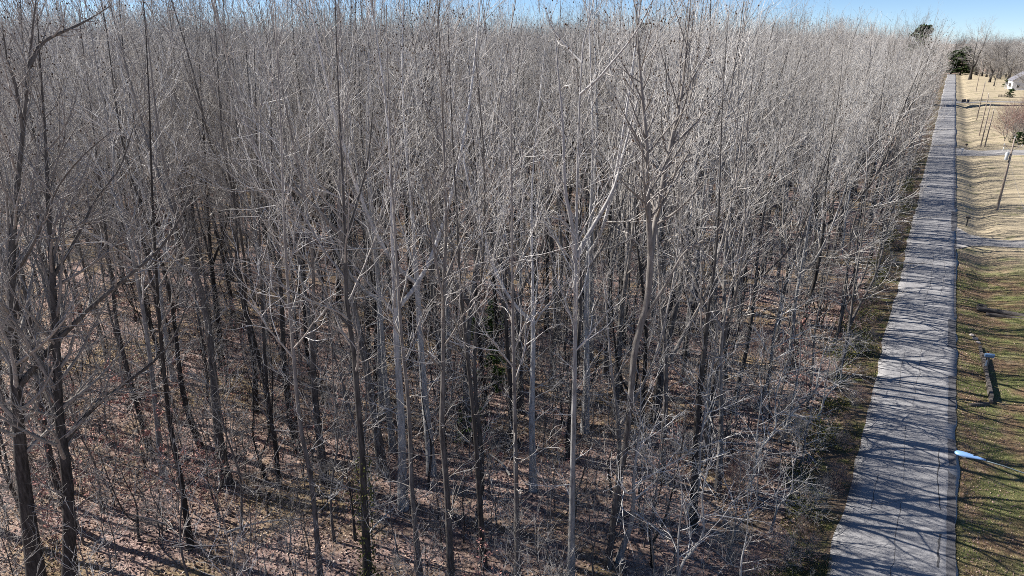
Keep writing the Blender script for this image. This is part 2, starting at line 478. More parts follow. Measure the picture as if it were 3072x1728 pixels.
def grow(rng, P, Rr, counts, tr, ang, length, rfrac, rmax, rend, K, up, wob, bias=(0, 0, 0)):
    Nn, Kp, _ = P.shape
    idx = np.repeat(np.arange(Nn), counts); Mn = len(idx)
    if Mn == 0: return np.zeros((0, K, 3)), np.zeros((0, K)), np.zeros(0)
    first = np.r_[0, np.cumsum(counts)][:-1]
    kth = np.arange(Mn) - first[idx]
    u = (kth + rng.uniform(0, 1, Mn)) / np.maximum(counts[idx], 1)
    t = tr[0] + (tr[1] - tr[0]) * u
    s = t * (Kp - 1); i = np.minimum(s.astype(int), Kp - 2); fr = (s - i)[:, None]
    p0 = P[idx, i] * (1 - fr) + P[idx, i + 1] * fr
    tan = nrm(P[idx, i + 1] - P[idx, i])
    rp = Rr[idx, i] * (1 - fr[:, 0]) + Rr[idx, i + 1] * fr[:, 0]
    Lp = np.linalg.norm(np.diff(P, axis=1), axis=2).sum(1)[idx]
    ref = np.where(np.abs(tan[:, 2:3]) < 0.9, np.array([[0, 0, 1.0]]), np.array([[1.0, 0, 0]]))
    a1 = nrm(np.cross(tan, ref)); a2 = np.cross(tan, a1)
    az = kth * 2.39996 + rng.uniform(-.9, .9, Mn) + rng.uniform(0, 6.28, Nn)[idx]
    an = np.radians(ang(u) if callable(ang) else rng.uniform(ang[0], ang[1], Mn))
    d = tan * np.cos(an)[:, None] + (a1 * np.cos(az)[:, None] + a2 * np.sin(az)[:, None]) * np.sin(an)[:, None]
    d = nrm(d + np.array(bias)[None] * rng.uniform(.3, 1.2, (Mn, 1)))
    L = length(Lp, t, u, Mn)
    out = np.zeros((Mn, K, 3)); out[:, 0] = p0
    st = (L / (K - 1))[:, None]
    for k in range(1, K):
        d = nrm(d + np.array([[0, 0, up]]) / K + rng.normal(0, wob, (Mn, 3)))
        out[:, k] = out[:, k - 1] + d * st
    r0 = np.minimum(rp * rfrac, rmax)
    re = np.minimum(rend, r0 * .8)
    tt = np.linspace(0, 1, K)[None]
    return out, (r0[:, None] * (1 - tt) + re[:, None] * tt if hasattr(re, '__len__') else r0[:, None] * (1 - tt) + re * tt), L

def tubes(P, Rr, sides):
    Nn, K, _ = P.shape
    if Nn == 0: return np.zeros((0, 3)), np.zeros((0, 4), int)
    T = nrm(np.gradient(P, axis=1))
    mean = nrm(P[:, -1] - P[:, 0])
    ax = np.argmin(np.abs(mean), axis=1)
    ref = np.eye(3)[ax][:, None, :]
    u = nrm(np.cross(T, ref)); v = np.cross(T, u)
    a = np.arange(sides) * 2 * np.pi / sides
    V = P[:, :, None] + Rr[:, :, None, None] * (u[:, :, None] * np.cos(a)[None, None, :, None] + v[:, :, None] * np.sin(a)[None, None, :, None])
    b = (np.arange(Nn)[:, None, None] * K + np.arange(K - 1)[None, :, None]) * sides
    s0 = np.arange(sides)[None, None]; s1 = (s0 + 1) % sides
    Q = np.stack([b + s0, b + s1, b + sides + s1, b + sides + s0], -1).reshape(-1, 4)
    return V.reshape(-1, 3), Q

def join(parts):
    Vs, Qs, n = [], [], 0
    for V, Q in parts:
        Vs.append(V); Qs.append(Q + n); n += len(V)
    return np.concatenate(Vs), np.concatenate(Qs)

def trunk_path(rng, H, K=20, lean=0.02, wob=0.05):
    z = np.linspace(0, 1, K)
    ph = rng.uniform(0, 6.28, 4)
    x = lean * H * math.cos(ph[0]) * z + wob * (np.sin(z * 5 + ph[1]) - np.sin(ph[1]) + .5 * np.sin(z * 11 + ph[2])) * 2
    y = lean * H * math.sin(ph[0]) * z + wob * (np.sin(z * 4.3 + ph[3]) - np.sin(ph[3]) + .5 * np.sin(z * 12 + ph[0])) * 2
    return np.stack([x, y, z * H - 0.3 * (z == 0)], -1)

def taper(r0, r1, K, flare=0.5, p=0.85):
    t = np.linspace(0, 1, K)
    r = r1 + (r0 - r1) * (1 - t) ** p
    return r * (1 + flare * np.exp(-t * K * 0.75))

def leaf_quads(rng, C0, size, flat=0.5, droop=0.0):
    """one small folded leaf (two triangles as a quad) at each centre; returns V,Q"""
    n = len(C0)
    nz = nrm(rng.normal(0, 1, (n, 3)) * np.array([1, 1, 1 - flat]) + np.array([0, 0, flat * 1.6]))
    a = nrm(np.cross(nz, rng.normal(0, 1, (n, 3)))); b = np.cross(nz, a)
    s = size * rng.uniform(.6, 1.3, (n, 1))
    V = np.stack([C0 - a * s, C0 + b * s * .62 + nz * s * .25, C0 + a * s, C0 - b * s * .62 + nz * s * .2], 1).reshape(-1, 3)
    return V, np.arange(n * 4).reshape(n, 4)

def add_rnd(me, vals, per):
    at = me.attributes.new("rnd", 'FLOAT', 'POINT')
    at.data.foreach_set("value", np.repeat(vals, per).astype(np.float32))

def make_tree(seed, stems, limbs=(), cb=0.42, n1=26, Lc=5.0, ang=(58, 26), up1=0.55, d2=.95, d3=1.7, d4=.5, low=6, r2=0.026,
              stem_cb=None, twig_r=1.0, seeds=0, bias=(0, 0, 0), sides=10, leaves=0, up2=.4):
    """stems: list of (path(K,3), radii) ; returns dict of numpy geometry for trunk, crown (and tips)"""
    rng = np.random.default_rng(seed)
    wood, crown = [], []
    for P, r in stems: wood.append(tubes(P[None], r[None], sides))
    L1P, L1R = [], []
    for P, r in limbs:
        wood.append(tubes(P[None], r[None], 7))
    srcs = [(P, r, (stem_cb[k] if stem_cb else cb)) for k, (P, r) in enumerate(stems)]
    for P, r, c in srcs:
        if c >= 1: continue
        nn = np.array([max(3, int(n1 * (1 - c) / (1 - cb)))])
        p1, q1, _ = grow(rng, P[None], r[None], nn, (c, 0.985), lambda u: ang[0] + (ang[1] - ang[0]) * u + rng.normal(0, 11, len(u)),
                         lambda Lp, t, u, m: Lc * (1 - 0.6 * u ** 1.2) * rng.uniform(.5, 1.2, m), 0.56, 0.10, 0.009, 10, up1, 0.075, bias)
        L1P.append(p1); L1R.append(q1)
        if low and c > 0.25:
            p1, q1, _ = grow(rng, P[None], r[None], np.array([low]), (0.14, c), (55, 85), lambda Lp, t, u, m: rng.uniform(.7, 2.6, m), 0.2, 0.03, 0.007, 10, 0.25, 0.09, bias)
            L1P.append(p1); L1R.append(q1)
    for P, r in limbs:
        p1, q1, _ = grow(rng, P[None], r[None], np.array([max(5, int(n1 * .38))]), (0.25, 0.98), (28, 58), lambda Lp, t, u, m: np.maximum(.8, Lp * .34 * (1.1 - t)) * rng.uniform(.6, 1.2, m), 0.6, 0.06, 0.009, 10, up1, 0.07, bias)
        L1P.append(p1); L1R.append(q1)
    A, AR = np.concatenate(L1P), np.concatenate(L1R)
    crown.append(tubes(A, AR, 5))
    La = np.linalg.norm(np.diff(A, axis=1), axis=2).sum(1)
    n2 = np.clip((La * d2 * 2.0 + rng.uniform(0, 1.5, len(La))).astype(int), 2, 14)
    B, BR, Lb = grow(rng, A, AR, n2, (0.16, 0.97), (20, 50), lambda Lp, t, u, m: np.clip(Lp * .55 * (1.2 - .75 * t), .35, 3.4) * rng.uniform(.5, 1.2, m), 0.68, r2, 0.0055 * twig_r, 7, up2, 0.115)
    crown.append(tubes(B, BR, 4))
    n3 = np.clip((Lb * d3 + rng.uniform(0, 1.1, len(Lb))).astype(int), 1, 7)
    Cc, CR, Lcc = grow(rng, B, BR, n3, (0.15, 0.98), (20, 55), lambda Lp, t, u, m: np.clip(Lp * .55, .3, 1.3) * rng.uniform(.5, 1.25, m), 0.75, 0.011 * twig_r, 0.0042 * twig_r, 5, up2, 0.14)
    crown.append(tubes(Cc, CR, 3))
    tips = Cc[:, -1]
    if d4 > 0:
        n4 = np.clip((Lcc * d4 + rng.uniform(0, .8, len(Lcc))).astype(int), 0, 3)
        Dd, DR, Ld = grow(rng, Cc, CR, n4, (0.2, 0.9), (28, 60), lambda Lp, t, u, m: np.clip(Lp * .5, .18, .55) * rng.uniform(.6, 1.2, m), 0.75, 0.006 * twig_r, 0.0035 * twig_r, 3, 0.4, 0.13)
        crown.append(tubes(Dd, DR, 3))
    out = {'trunk': join(wood), 'crown': join(crown), 'n_limb': len(crown[0][1])}
    if seeds:
        sel = tips[tips[:, 2] > tips[:, 2].max() * 0.72]
        sel = sel[rng.permutation(len(sel))[:seeds]]
        n = len(sel); s = rng.uniform(.022, .04, (n, 1))
        offs = np.array([[1, 0, 0], [0, 1, 0], [-1, 0, 0], [0, -1, 0]])
        ring = sel[:, None] + offs[None] * s[:, None]
        top = sel + np.array([[0, 0, 1.5]]) * s; bot = sel - np.array([[0, 0, 1.0]]) * s
        V = np.concatenate([ring, top[:, None], bot[:, None]], 1).reshape(-1, 3)
        b = np.arange(n)[:, None] * 6
        F = np.concatenate([np.stack([b[:, 0] + k, b[:, 0] + (k + 1) % 4, b[:, 0] + 4], -1) for k in range(4)] + [np.stack([b[:, 0] + (k + 1) % 4, b[:, 0] + k, b[:, 0] + 5], -1) for k in range(4)])
        out['seeds'] = (V, F)
    if leaves:
        k = rng.integers(0, len(Cc), leaves)
        c = Cc[k, rng.integers(1, 4, leaves)] + rng.normal(0, .06, (leaves, 3))
        out['leaves'] = leaf_quads(rng, c, 0.055, 0.1) + (rng.uniform(0, 1, leaves),)
    return out

def tree_meshes(name, geo, bark, twig):
    t = mesh_np(name + '_trunk', *geo['trunk'], bark)
    c = mesh_np(name + '_crown', *geo['crown'], twig)
    c.materials.append(M['limb_pale' if bark == M['bark_pale'] else 'limb'])
    mi = np.zeros(len(geo['crown'][1]), np.int32); mi[:geo['n_limb']] = 1
    c.polygons.foreach_set("material_index", mi)
    parts = [('trunk', t), ('crown', c)]
    if 'seeds' in geo: parts.append(('seed_heads', mesh_np(name + '_seeds', *geo['seeds'], M['seed'], False)))
    if 'leaves' in geo:
        V, Q, rv = geo['leaves']; me = mesh_np(name + '_leaves', V, Q, M['dead_leaf'], False); add_rnd(me, rv, 4)
        parts.append(('leaves', me))
    return parts

def place(parts, name, loc, rz, sc, label, cat, group):
    e = empty(name, loc, rz, sc)
    tag(e, label, cat, group)
    for n, me in parts:
        o = link(n, me, e)
        if n in ('seed_heads', 'leaves'): o["kind"] = 'stuff'
    return e

K0 = 20
VAR = {}
def variant(key, seed, H, r0, bark, twig, lean=.02, wob=.06, fork=None, **kw):
    rng = np.random.default_rng(seed * 7 + 1)
    P = trunk_path(rng, H, K0, lean, wob)
    stems = [(P, taper(r0, 0.010, K0, .5, 1.05))]
    scb = None
    if fork:
        kf = int(fork * (K0 - 1)); a = rng.uniform(0, 6.28); b = P[kf]
        rr = stems[0][1][kf]
        hs = H - b[2]
        pts = [b]
        for q, (out, hz) in enumerate(((.05, .12), (.11, .3), (.15, .6), (.17, .93))):
            pts.append(b + np.array([math.cos(a) * out * H, math.sin(a) * out * H, hz * hs]) + rng.normal(0, .15, 3))
        tt = np.linspace(0, 1, K0); cut = 1 - .28 * np.clip((tt - fork) / .04, 0, 1)
        stems[0] = (P + np.stack([-np.cos(a) * .07 * H * np.clip(tt - fork, 0, 1), -np.sin(a) * .07 * H * np.clip(tt - fork, 0, 1), 0 * tt], -1), stems[0][1] * cut)
        S = resample(pts, 14); stems.append((S, taper(rr * .82, 0.012, 14, 0.1)))
        scb = [kw.get('cb', .42), 0.12]
    geo = make_tree(seed, stems, stem_cb=scb, **kw)
    VAR[key] = (tree_meshes(key, geo, M[bark], M[twig]), H)

# woodland trees, nominal 25 m
barks = ['bark', 'bark_dark', 'bark', 'bark_pale', 'bark_dark', 'bark_dark', 'bark', 'bark', 'bark_dark', 'bark']
for k in range(10):
    fk = (.55, .5, None, .55, .38, .42, .6, None, .45, .3)[k]
    variant('wood%d' % k, 11 + k, 25.0, (.13, .17, .09, .13, .16, .11, .145, .085, .18, .12)[k], barks[k], 'twig_pale' if k % 3 == 0 else 'twig', lean=.015 + .016 * (k % 4), wob=.09 + .05 * (k % 3), fork=fk,
            cb=(.36, .42, .45, .34, .45, .38, .45, .4, .48, .3)[k], n1=(18, 16, 16, 15, 13, 18, 13, 18, 13, 15)[k], Lc=(6.6, 7.2, 5.2, 6.0, 6.0, 5.6, 6.2, 4.6, 6.8, 6.0)[k],
            ang=((46, 20), (50, 24), (36, 16), (42, 18), (46, 22), (40, 18), (46, 22), (34, 16), (50, 24), (42, 20))[k], seeds=160 if k in (0, 3, 7) else 0, low=(9, 7, 12, 8, 9, 11, 8, 14, 8, 10)[k], d3=1.6, d4=.15, twig_r=1.15)
# sparser trees towards the road: fewer, heavier limbs
for k in range(5):
    variant('open%d' % k, 31 + k, 25.0, (.2, .23, .14, .18, .21)[k], ('bark_pale', 'bark', 'bark_dark', 'bark_dark', 'bark')[k], 'twig_pale', lean=.02 + .013 * k, wob=.1 + .05 * (k % 3), fork=(.45, .55, .5, .5, .36)[k],
            cb=(.34, .42, .36, .4, .36)[k], n1=(8, 8, 12, 8, 8)[k], Lc=(6.6, 6.4, 5.6, 6.2, 7.0)[k], ang=((44, 18), (46, 22), (38, 16), (42, 18), (50, 22))[k], d2=.75, d3=1.35, d4=0, twig_r=.95, r2=.022, low=(10, 9, 12, 9, 10)[k], seeds=120 if k in (0, 3) else 0)
# roadside trees: lower, crowns thrown towards the road (+x)
for k in range(3):
    variant('edge%d' % k, 41 + k, 16.0, (.13, .16, .11)[k], ('bark', 'bark', 'bark_dark')[k], 'twig_pale', lean=.03, wob=.09, fork=(None, .3, .45)[k], cb=.24, n1=(11, 8, 9)[k], Lc=(5.2, 5.6, 4.6)[k], ang=(72, 28), up1=.35, low=0,
            bias=(.6, 0, -.05), d2=.55, d3=1.0, d4=0, up2=-.15, twig_r=.8)
for k in range(2):
    variant('near%d' % k, 46 + k, 11.0, (.13, .15)[k], 'bark_pale', 'twig_pale', lean=.05, wob=.1, fork=(.25, None)[k], cb=.26, n1=(7, 11)[k], Lc=(5.0, 4.8)[k], ang=(70, 34), up1=.3, low=0, bias=(.5, .1, 0), d2=.8, d3=1.2, d4=0, up2=-.1, twig_r=1.2, r2=.03)
# small understorey trees
for k in range(3):
    variant('small%d' % k, 51 + k, 10.0, (.07, .06, .09)[k], ('bark', 'bark', 'bark_dark')[k], ('twig', 'twig_pale', 'twig')[k], lean=.04, wob=.09, fork=(.3, None, .2)[k], cb=.24, n1=(13, 18, 12)[k], Lc=(3.3, 3.0, 3.6)[k], ang=(66, 30), up1=.4, low=0, d4=.8, d3=2.0)
# saplings
for k in range(3):
    variant('sap%d' % k, 61 + k, 5.0, (.03, .025, .035)[k], 'bark', 'twig_pale' if k != 1 else 'twig', lean=.05, wob=.07, cb=.2, n1=(14, 12, 16)[k], Lc=(1.7, 1.9, 1.5)[k], ang=(62, 30), up1=.4, low=0, d4=.8, d3=2.2, r2=.012)
for k in range(2):
    variant('leafy%d' % k, 71 + k, 5.0, (.03, .035)[k], 'bark', 'twig_red', lean=.04, wob=.06, cb=.18, n1=14, Lc=(1.8, 1.6)[k], ang=(66, 35), up1=.3, low=0, d4=0, d3=2.4, r2=.012, leaves=(420, 330)[k])
# spreading yard trees
for k in range(2):
    variant('yard%d' % k, 81 + k, 20.0, (.4, .36)[k], 'bark_dark', 'twig', lean=.02, wob=.12, fork=(.3, .24)[k], cb=.24, n1=18, Lc=(8.5, 7.5)[k], ang=(62, 30), up1=.55, low=0, d4=.8, d3=2.0, twig_r=2.6, r2=.06)
for k in range(2):
    variant('spread%d' % k, 86 + k, 20.0, (.5, .42)[k], 'bark_dark', 'twig', lean=.02, wob=.2, fork=(.22, .3)[k], cb=.26, n1=(13, 15)[k], Lc=(12.5, 11.0)[k], ang=(66, 34), up1=.75, low=0, d2=.7, d4=.4, d3=1.2, twig_r=3.0, r2=.07)
variant('thicket0', 91, 5.0, .05, 'bark', 'twig_red', lean=.05, wob=.1, fork=.1, cb=.06, n1=40, Lc=3.6, ang=(60, 26), up1=.5, low=0, d4=.6, d3=2.6, r2=.02, twig_r=2.2)
variant('thicket1', 92, 5.0, .05, 'bark', 'twig', lean=.05, wob=.1, fork=.1, cb=.06, n1=34, Lc=3.2, ang=(70, 30), up1=.45, low=0, d4=0, d3=2.4, r2=.014, twig_r=1.6)

# ------------------------------------------------------------------ the trees one can pick out, measured one by one
HERO = {"A":[0.19,[-10.75,22.89],[[0.0,0.0,-0.3],[-0.09,-0.06,5.95],[-0.16,-0.1,11.72],[-0.23,-0.14,15.15],[-0.26,-0.16,17.39],[-0.29,-0.18,19.79],[-0.29,-0.18,21.91],[-0.26,-0.16,23.38],[-0.21,-0.13,24.03],[-0.03,-0.02,24.8],[0.05,0.03,25.55],[0.09,0.06,26.22]],[[0.085,[[-0.25,-0.15,15.97],[-0.25,-0.62,17.5],[-0.39,-0.94,18.74],[-0.37,-1.16,20.21],[-0.41,-1.31,21.59],[-0.49,-1.47,22.77],[-0.7,-1.37,24.03]]],[0.09,[[-0.22,-0.14,15.97],[-0.08,0.19,16.55],[0.14,0.56,17.16],[0.47,0.99,18.03],[0.67,1.23,18.71],[0.71,1.49,19.35],[0.79,1.89,20.49],[0.97,2.23,21.79],[1.11,2.43,23.21]]],[0.05,[[-0.28,-0.17,22.05],[0.46,-0.3,22.62],[0.86,-0.41,23.02],[1.37,-0.34,23.62],[1.75,-0.34,24.12],[1.93,-0.23,24.5],[2.1,0.11,25.13]]],[0.04,[[-0.25,-0.16,23.12],[-0.9,0.04,23.57],[-1.58,0.09,24.24],[-1.82,0.06,24.83]]],[0.04,[[-0.25,-0.15,16.45],[-0.27,-0.52,17.01],[-0.28,-1.11,17.6],[-0.43,-1.78,17.88],[-0.55,-2.45,18.29]]]],[]],
 "B":[0.23,[-9.73,24.86],[[0.0,0.0,-0.3],[0.13,0.08,4.03],[0.34,0.21,6.19],[0.44,0.27,8.74],[0.49,0.3,11.64],[0.8,0.49,13.79],[0.81,0.49,15.77]],[[0.06,[[0.94,0.69,17.06],[1.67,0.55,17.67],[2.44,0.32,18.58],[3.0,0.08,19.56]]],[0.07,[[0.81,0.49,13.17],[1.6,0.27,14.73],[2.33,0.01,16.29],[3.3,-0.09,17.11],[3.94,-0.17,18.11]]],[0.05,[[0.9,0.9,17.98],[1.2,1.67,18.68],[1.4,2.26,19.72],[1.61,2.74,21.08]]]],[[0.12,[[0.81,0.49,15.77],[0.77,0.12,17.17],[0.72,-0.27,18.95],[0.68,-0.52,20.46],[0.44,-0.67,22.16],[0.26,-0.89,23.9],[0.18,-1.06,25.06]]],[0.13,[[0.81,0.49,15.77],[0.78,0.59,16.17],[0.85,0.76,17.41],[0.88,0.89,17.95],[0.96,0.94,18.93],[1.09,1.13,20.3],[1.24,1.34,21.77],[1.25,1.47,23.34],[1.22,1.57,24.99]]]]],
 "C":[0.32,[-31.5,9.66],[[0.0,0.0,-0.3],[0.83,0.51,6.8],[1.31,0.8,9.71],[1.8,1.1,12.83],[2.48,1.51,16.12],[3.32,2.03,19.15],[4.0,2.44,21.41],[4.35,2.66,22.61],[4.78,2.92,24.15],[5.13,3.13,25.15],[5.32,3.25,25.76]],[[0.08,[[4.46,2.72,23.01],[4.71,3.11,23.71],[5.02,3.41,24.01],[5.51,3.95,24.33],[5.9,4.42,24.63],[6.32,4.91,25.02]]],[0.13,[[1.44,0.88,10.52],[2.64,1.85,12.21],[3.58,2.54,13.24],[4.27,3.19,14.1],[4.98,3.74,14.73],[5.38,4.22,15.24],[6.03,4.73,15.82],[6.52,5.15,16.41],[6.93,5.4,17.02],[7.4,5.92,18.1],[7.71,6.35,19.34]]],[0.07,[[3.84,2.34,20.86],[4.39,2.21,22.38],[4.56,2.08,23.28],[4.88,2.04,24.4]]],[0.07,[[2.33,1.43,15.32],[4.32,1.7,17.13],[5.83,2.04,18.99],[7.27,2.33,20.18],[8.54,2.87,21.11]]]],[]],
 "D":[0.27,[-30.53,10.54],[[0.0,0.0,-0.3],[1.05,0.64,5.63],[1.34,0.82,8.62],[1.79,1.09,11.41],[2.24,1.37,14.25],[2.62,1.6,16.84],[2.99,1.82,19.11],[3.32,2.03,21.24],[3.61,2.2,23.26],[3.83,2.34,24.79]],[[0.11,[[1.19,0.73,7.13],[1.3,0.91,7.88],[2.36,1.91,9.43],[3.48,2.83,10.46],[4.6,3.74,11.54],[5.3,4.41,12.8],[5.78,4.93,14.47]]],[0.07,[[2.37,1.45,15.24],[2.91,2.36,16.69],[3.53,3.09,18.18],[4.32,3.81,19.37],[4.82,4.47,21.1]]]],[]],
 "E":[0.19,[-38.3,19.38],[[0.0,0.0,-0.3],[-0.19,-0.12,3.51],[-0.33,-0.2,8.12],[-0.1,-0.06,11.16],[0.13,0.08,14.41],[0.36,0.22,17.47],[0.63,0.39,20.96],[0.82,0.5,23.86],[0.93,0.57,25.34]],[],[]],
 "F":[0.17,[-27.91,15.04],[[0.0,0.0,-0.3],[0.19,0.11,4.25],[0.15,0.09,6.23],[0.27,0.17,8.63],[0.49,0.3,11.59],[0.77,0.47,14.37],[1.15,0.7,17.8],[1.55,0.95,20.97],[1.86,1.14,23.61],[2.0,1.22,25.14]],[],[]],
 "G":[0.16,[-20.52,16.64],[[0.0,0.0,-0.3],[0.12,0.08,5.63],[-0.02,-0.01,8.14],[-0.01,-0.01,10.5],[0.06,0.04,12.72],[0.13,0.08,15.24],[0.31,0.19,18.36],[0.51,0.31,21.24],[0.66,0.4,23.91],[0.75,0.46,25.41]],[],[]],
 "H":[0.24,[-18.49,17.6],[[0.0,0.0,-0.3],[0.16,0.1,5.27],[0.24,0.14,7.73],[0.25,0.15,10.04],[0.26,0.16,12.31],[0.16,0.1,14.34],[0.3,0.18,16.9],[0.41,0.25,19.87],[0.5,0.3,22.61],[0.58,0.36,24.54],[0.63,0.39,25.64]],[[0.06,[[0.2,0.12,13.34],[-0.09,-0.53,14.34],[-0.33,-1.14,14.17],[-0.57,-1.76,13.7]]],[0.06,[[0.3,0.18,16.9],[0.45,0.86,18.31],[0.65,1.33,19.74],[0.83,1.68,21.87]]]],[]],
 "I":[0.16,[-16.71,19.26],[[0.0,0.0,-0.3],[-0.15,-0.09,5.37],[-0.09,-0.06,8.0],[-0.11,-0.07,10.81],[-0.19,-0.12,12.6],[-0.2,-0.12,15.15],[-0.2,-0.12,19.06],[-0.13,-0.08,22.59],[-0.05,-0.03,25.17]],[],[]],
 "J":[0.2,[-15.44,19.89],[[0.0,0.0,-0.3],[-0.03,-0.02,5.54],[-0.14,-0.08,8.54],[-0.04,-0.02,10.43],[0.12,0.07,14.8],[0.28,0.17,17.42],[0.29,0.18,19.81],[0.28,0.17,21.92],[0.27,0.16,24.16],[0.26,0.16,25.54]],[[0.06,[[0.15,0.09,15.2],[0.37,0.7,16.36],[0.69,1.24,17.55],[1.12,1.86,18.58],[1.44,2.28,19.91]]],[0.06,[[0.11,0.07,14.54],[0.14,-0.39,16.29],[0.21,-0.69,18.5],[0.23,-0.92,20.52]]]],[]],
 "K":[0.17,[-14.77,21.63],[[0.0,0.0,-0.3],[-0.16,-0.1,4.7],[-0.27,-0.16,7.84],[-0.45,-0.27,10.77],[-0.66,-0.4,14.38],[-0.7,-0.43,17.12],[-0.77,-0.47,19.92],[-0.8,-0.49,22.53],[-0.81,-0.49,24.17]],[],[]],
 "L":[0.16,[-12.72,21.41],[[0.0,0.0,-0.3],[-0.1,-0.06,5.63],[-0.18,-0.11,10.5],[-0.25,-0.15,14.85],[-0.26,-0.16,18.36],[-0.29,-0.18,21.24],[-0.3,-0.18,23.39]],[],[]],
 "M":[0.3,[-19.08,48.99],[[0.0,0.0,-0.3],[-0.2,-0.12,3.52],[-0.26,-0.16,7.07],[-0.51,-0.31,12.19],[-0.68,-0.41,16.82],[-0.81,-0.5,21.09],[-0.89,-0.54,24.07]],[[0.09,[[-0.42,-0.26,10.39],[-1.73,0.12,13.01],[-3.1,-0.13,15.7],[-3.94,-0.06,18.65]]]],[]],
 "N":[0.22,[-25.68,47.83],[[0.0,0.0,-0.3],[-0.04,-0.03,6.61],[-0.04,-0.02,11.73],[-0.03,-0.02,16.48],[-0.05,-0.03,20.95],[-0.05,-0.03,23.52]],[],[]],
 "O":[0.15,[-28.71,21.2],[[0.0,0.0,-0.3],[0.1,0.06,2.92],[0.08,0.05,5.93],[0.31,0.19,10.16],[0.64,0.39,14.49],[0.96,0.59,18.47],[1.29,0.79,22.14],[1.48,0.9,24.38]],[],[]],
 "P":[0.26,[-43.49,28.58],[[0.0,0.0,-0.3],[0.24,0.15,4.94],[0.42,0.26,9.27],[0.79,0.48,13.92],[1.21,0.74,18.79],[1.53,0.93,22.85],[1.68,1.02,25.26]],[[0.09,[[0.38,0.23,8.36],[0.81,1.66,11.37],[1.28,2.54,14.74],[1.55,3.29,18.57]]]],[]]}

HLAB = {
 'A': ('bark_pale', 'twig_pale', 'tallest pale tree near the middle, smooth trunk with one long limb slanting to the right', 300),
 'B': ('bark', 'twig_pale', 'leaning grey tree whose trunk splits into a V, next to the tall middle tree', 200),
 'C': ('bark_dark', 'twig', 'thick dark tree at the left border with a long limb reaching up and right', 260),
 'D': ('bark_dark', 'twig', 'stout dark trunk just beside the leftmost tree, low limb slanting right', 0),
 'E': ('bark_dark', 'twig', 'dark leaning tree third from the left border, standing on open leaf litter', 0),
 'F': ('bark_dark', 'twig', 'slim dark trunk fourth from the left border, bending near the ground', 0),
 'G': ('bark', 'twig_pale', 'grey trunk leaning left just before the vine covered trunk', 0),
 'H': ('bark_dark', 'twig', 'black straight trunk with green vine leaves climbing its foot', 0),
 'I': ('bark', 'twig_pale', 'slender grey tree with thin pale saplings right of the vine covered trunk', 120),
 'J': ('bark', 'twig_pale', 'straight grey green trunk midway between vine covered trunk and tall middle tree', 160),
 'K': ('bark_dark', 'twig', 'thin dark trunk leaning left right of the grey green trunk', 0),
 'L': ('bark', 'twig_pale', 'narrow upright tree with short stubby side twigs left of the tall middle tree', 0),
 'M': ('bark_dark', 'twig', 'broad dark trunk far back between the tall middle tree and its V-forked neighbour', 0),
 'N': ('bark_dark', 'twig', 'dark trunk far back whose foot shows left of the tall middle tree', 0),
 'O': ('bark_dark', 'twig', 'thin dark tree on open litter between the left trunks and the vine covered trunk', 0),
 'P': ('bark_dark', 'twig', 'thick dark trunk far back in the left half of the wood', 0),
}
hero_xy = []
for q, (key, (r0, b, pts, limbs, stems)) in enumerate(HERO.items()):
    bark, twig, label, sd = HLAB[key]
    gz = float(gh(b[0], b[1]))
    P = resample(pts, 22)
    top = 0.014 if not stems else max(s[0] for s in stems) * 1.05
    r0 *= 1.1 if key in 'CD' else .62 if key == 'B' else .84
    st = [(P, taper(r0, top, 22, .45, 1.15 if not stems else .6))]
    scb = [(.28 if key in 'CD' else .44) if not stems else 1.0]
    for r, l in stems:
        st.append((resample(l, 16), taper(r, .012, 16, 0.05))); scb.append(.12)
    lm = [(resample(l, 14), taper(r, .012, 14, .15)) for r, l in limbs]
    geo = make_tree(200 + q, st, lm, cb=.5, stem_cb=scb, n1=30 if key in 'CD' else 15, Lc=(6.5 if key in 'CD' else 5.0 if not stems else 3.4), ang=(44, 20), low=7 if not stems else 0, seeds=sd, d2=.9, d3=1.5, d4=.1, twig_r=1.0)
    parts = tree_meshes('hero_' + key, geo, M[bark], M[twig])
    e = place(parts, 'bare_tree', (b[0], b[1], gz), 0, 1, label, 'tree', 'trees in the front rows of the wood')
    hero_xy.append(b)
    if key == 'H':
        rv = np.random.default_rng(77); n = 900
        zz = rv.uniform(0, 1, n) ** 1.6 * 7.5
        cx = np.interp(zz, P[:, 2], P[:, 0]); cyy = np.interp(zz, P[:, 2], P[:, 1]); a = rv.uniform(0, 6.28, n)
        rad = .27 + rv.exponential(.09, n)
        C0 = np.stack([cx + np.cos(a) * rad, cyy + np.sin(a) * rad, zz], -1)
        V, Q = leaf_quads(rv, C0, .06, .2); me = mesh_np('vine', V, Q, M['vine'], False); add_rnd(me, rv.uniform(0, 1, n), 4)
        o = link('vine_leaves', me, e); o["kind"] = 'stuff'; o["label"] = 'green vine leaves climbing the lower trunk'

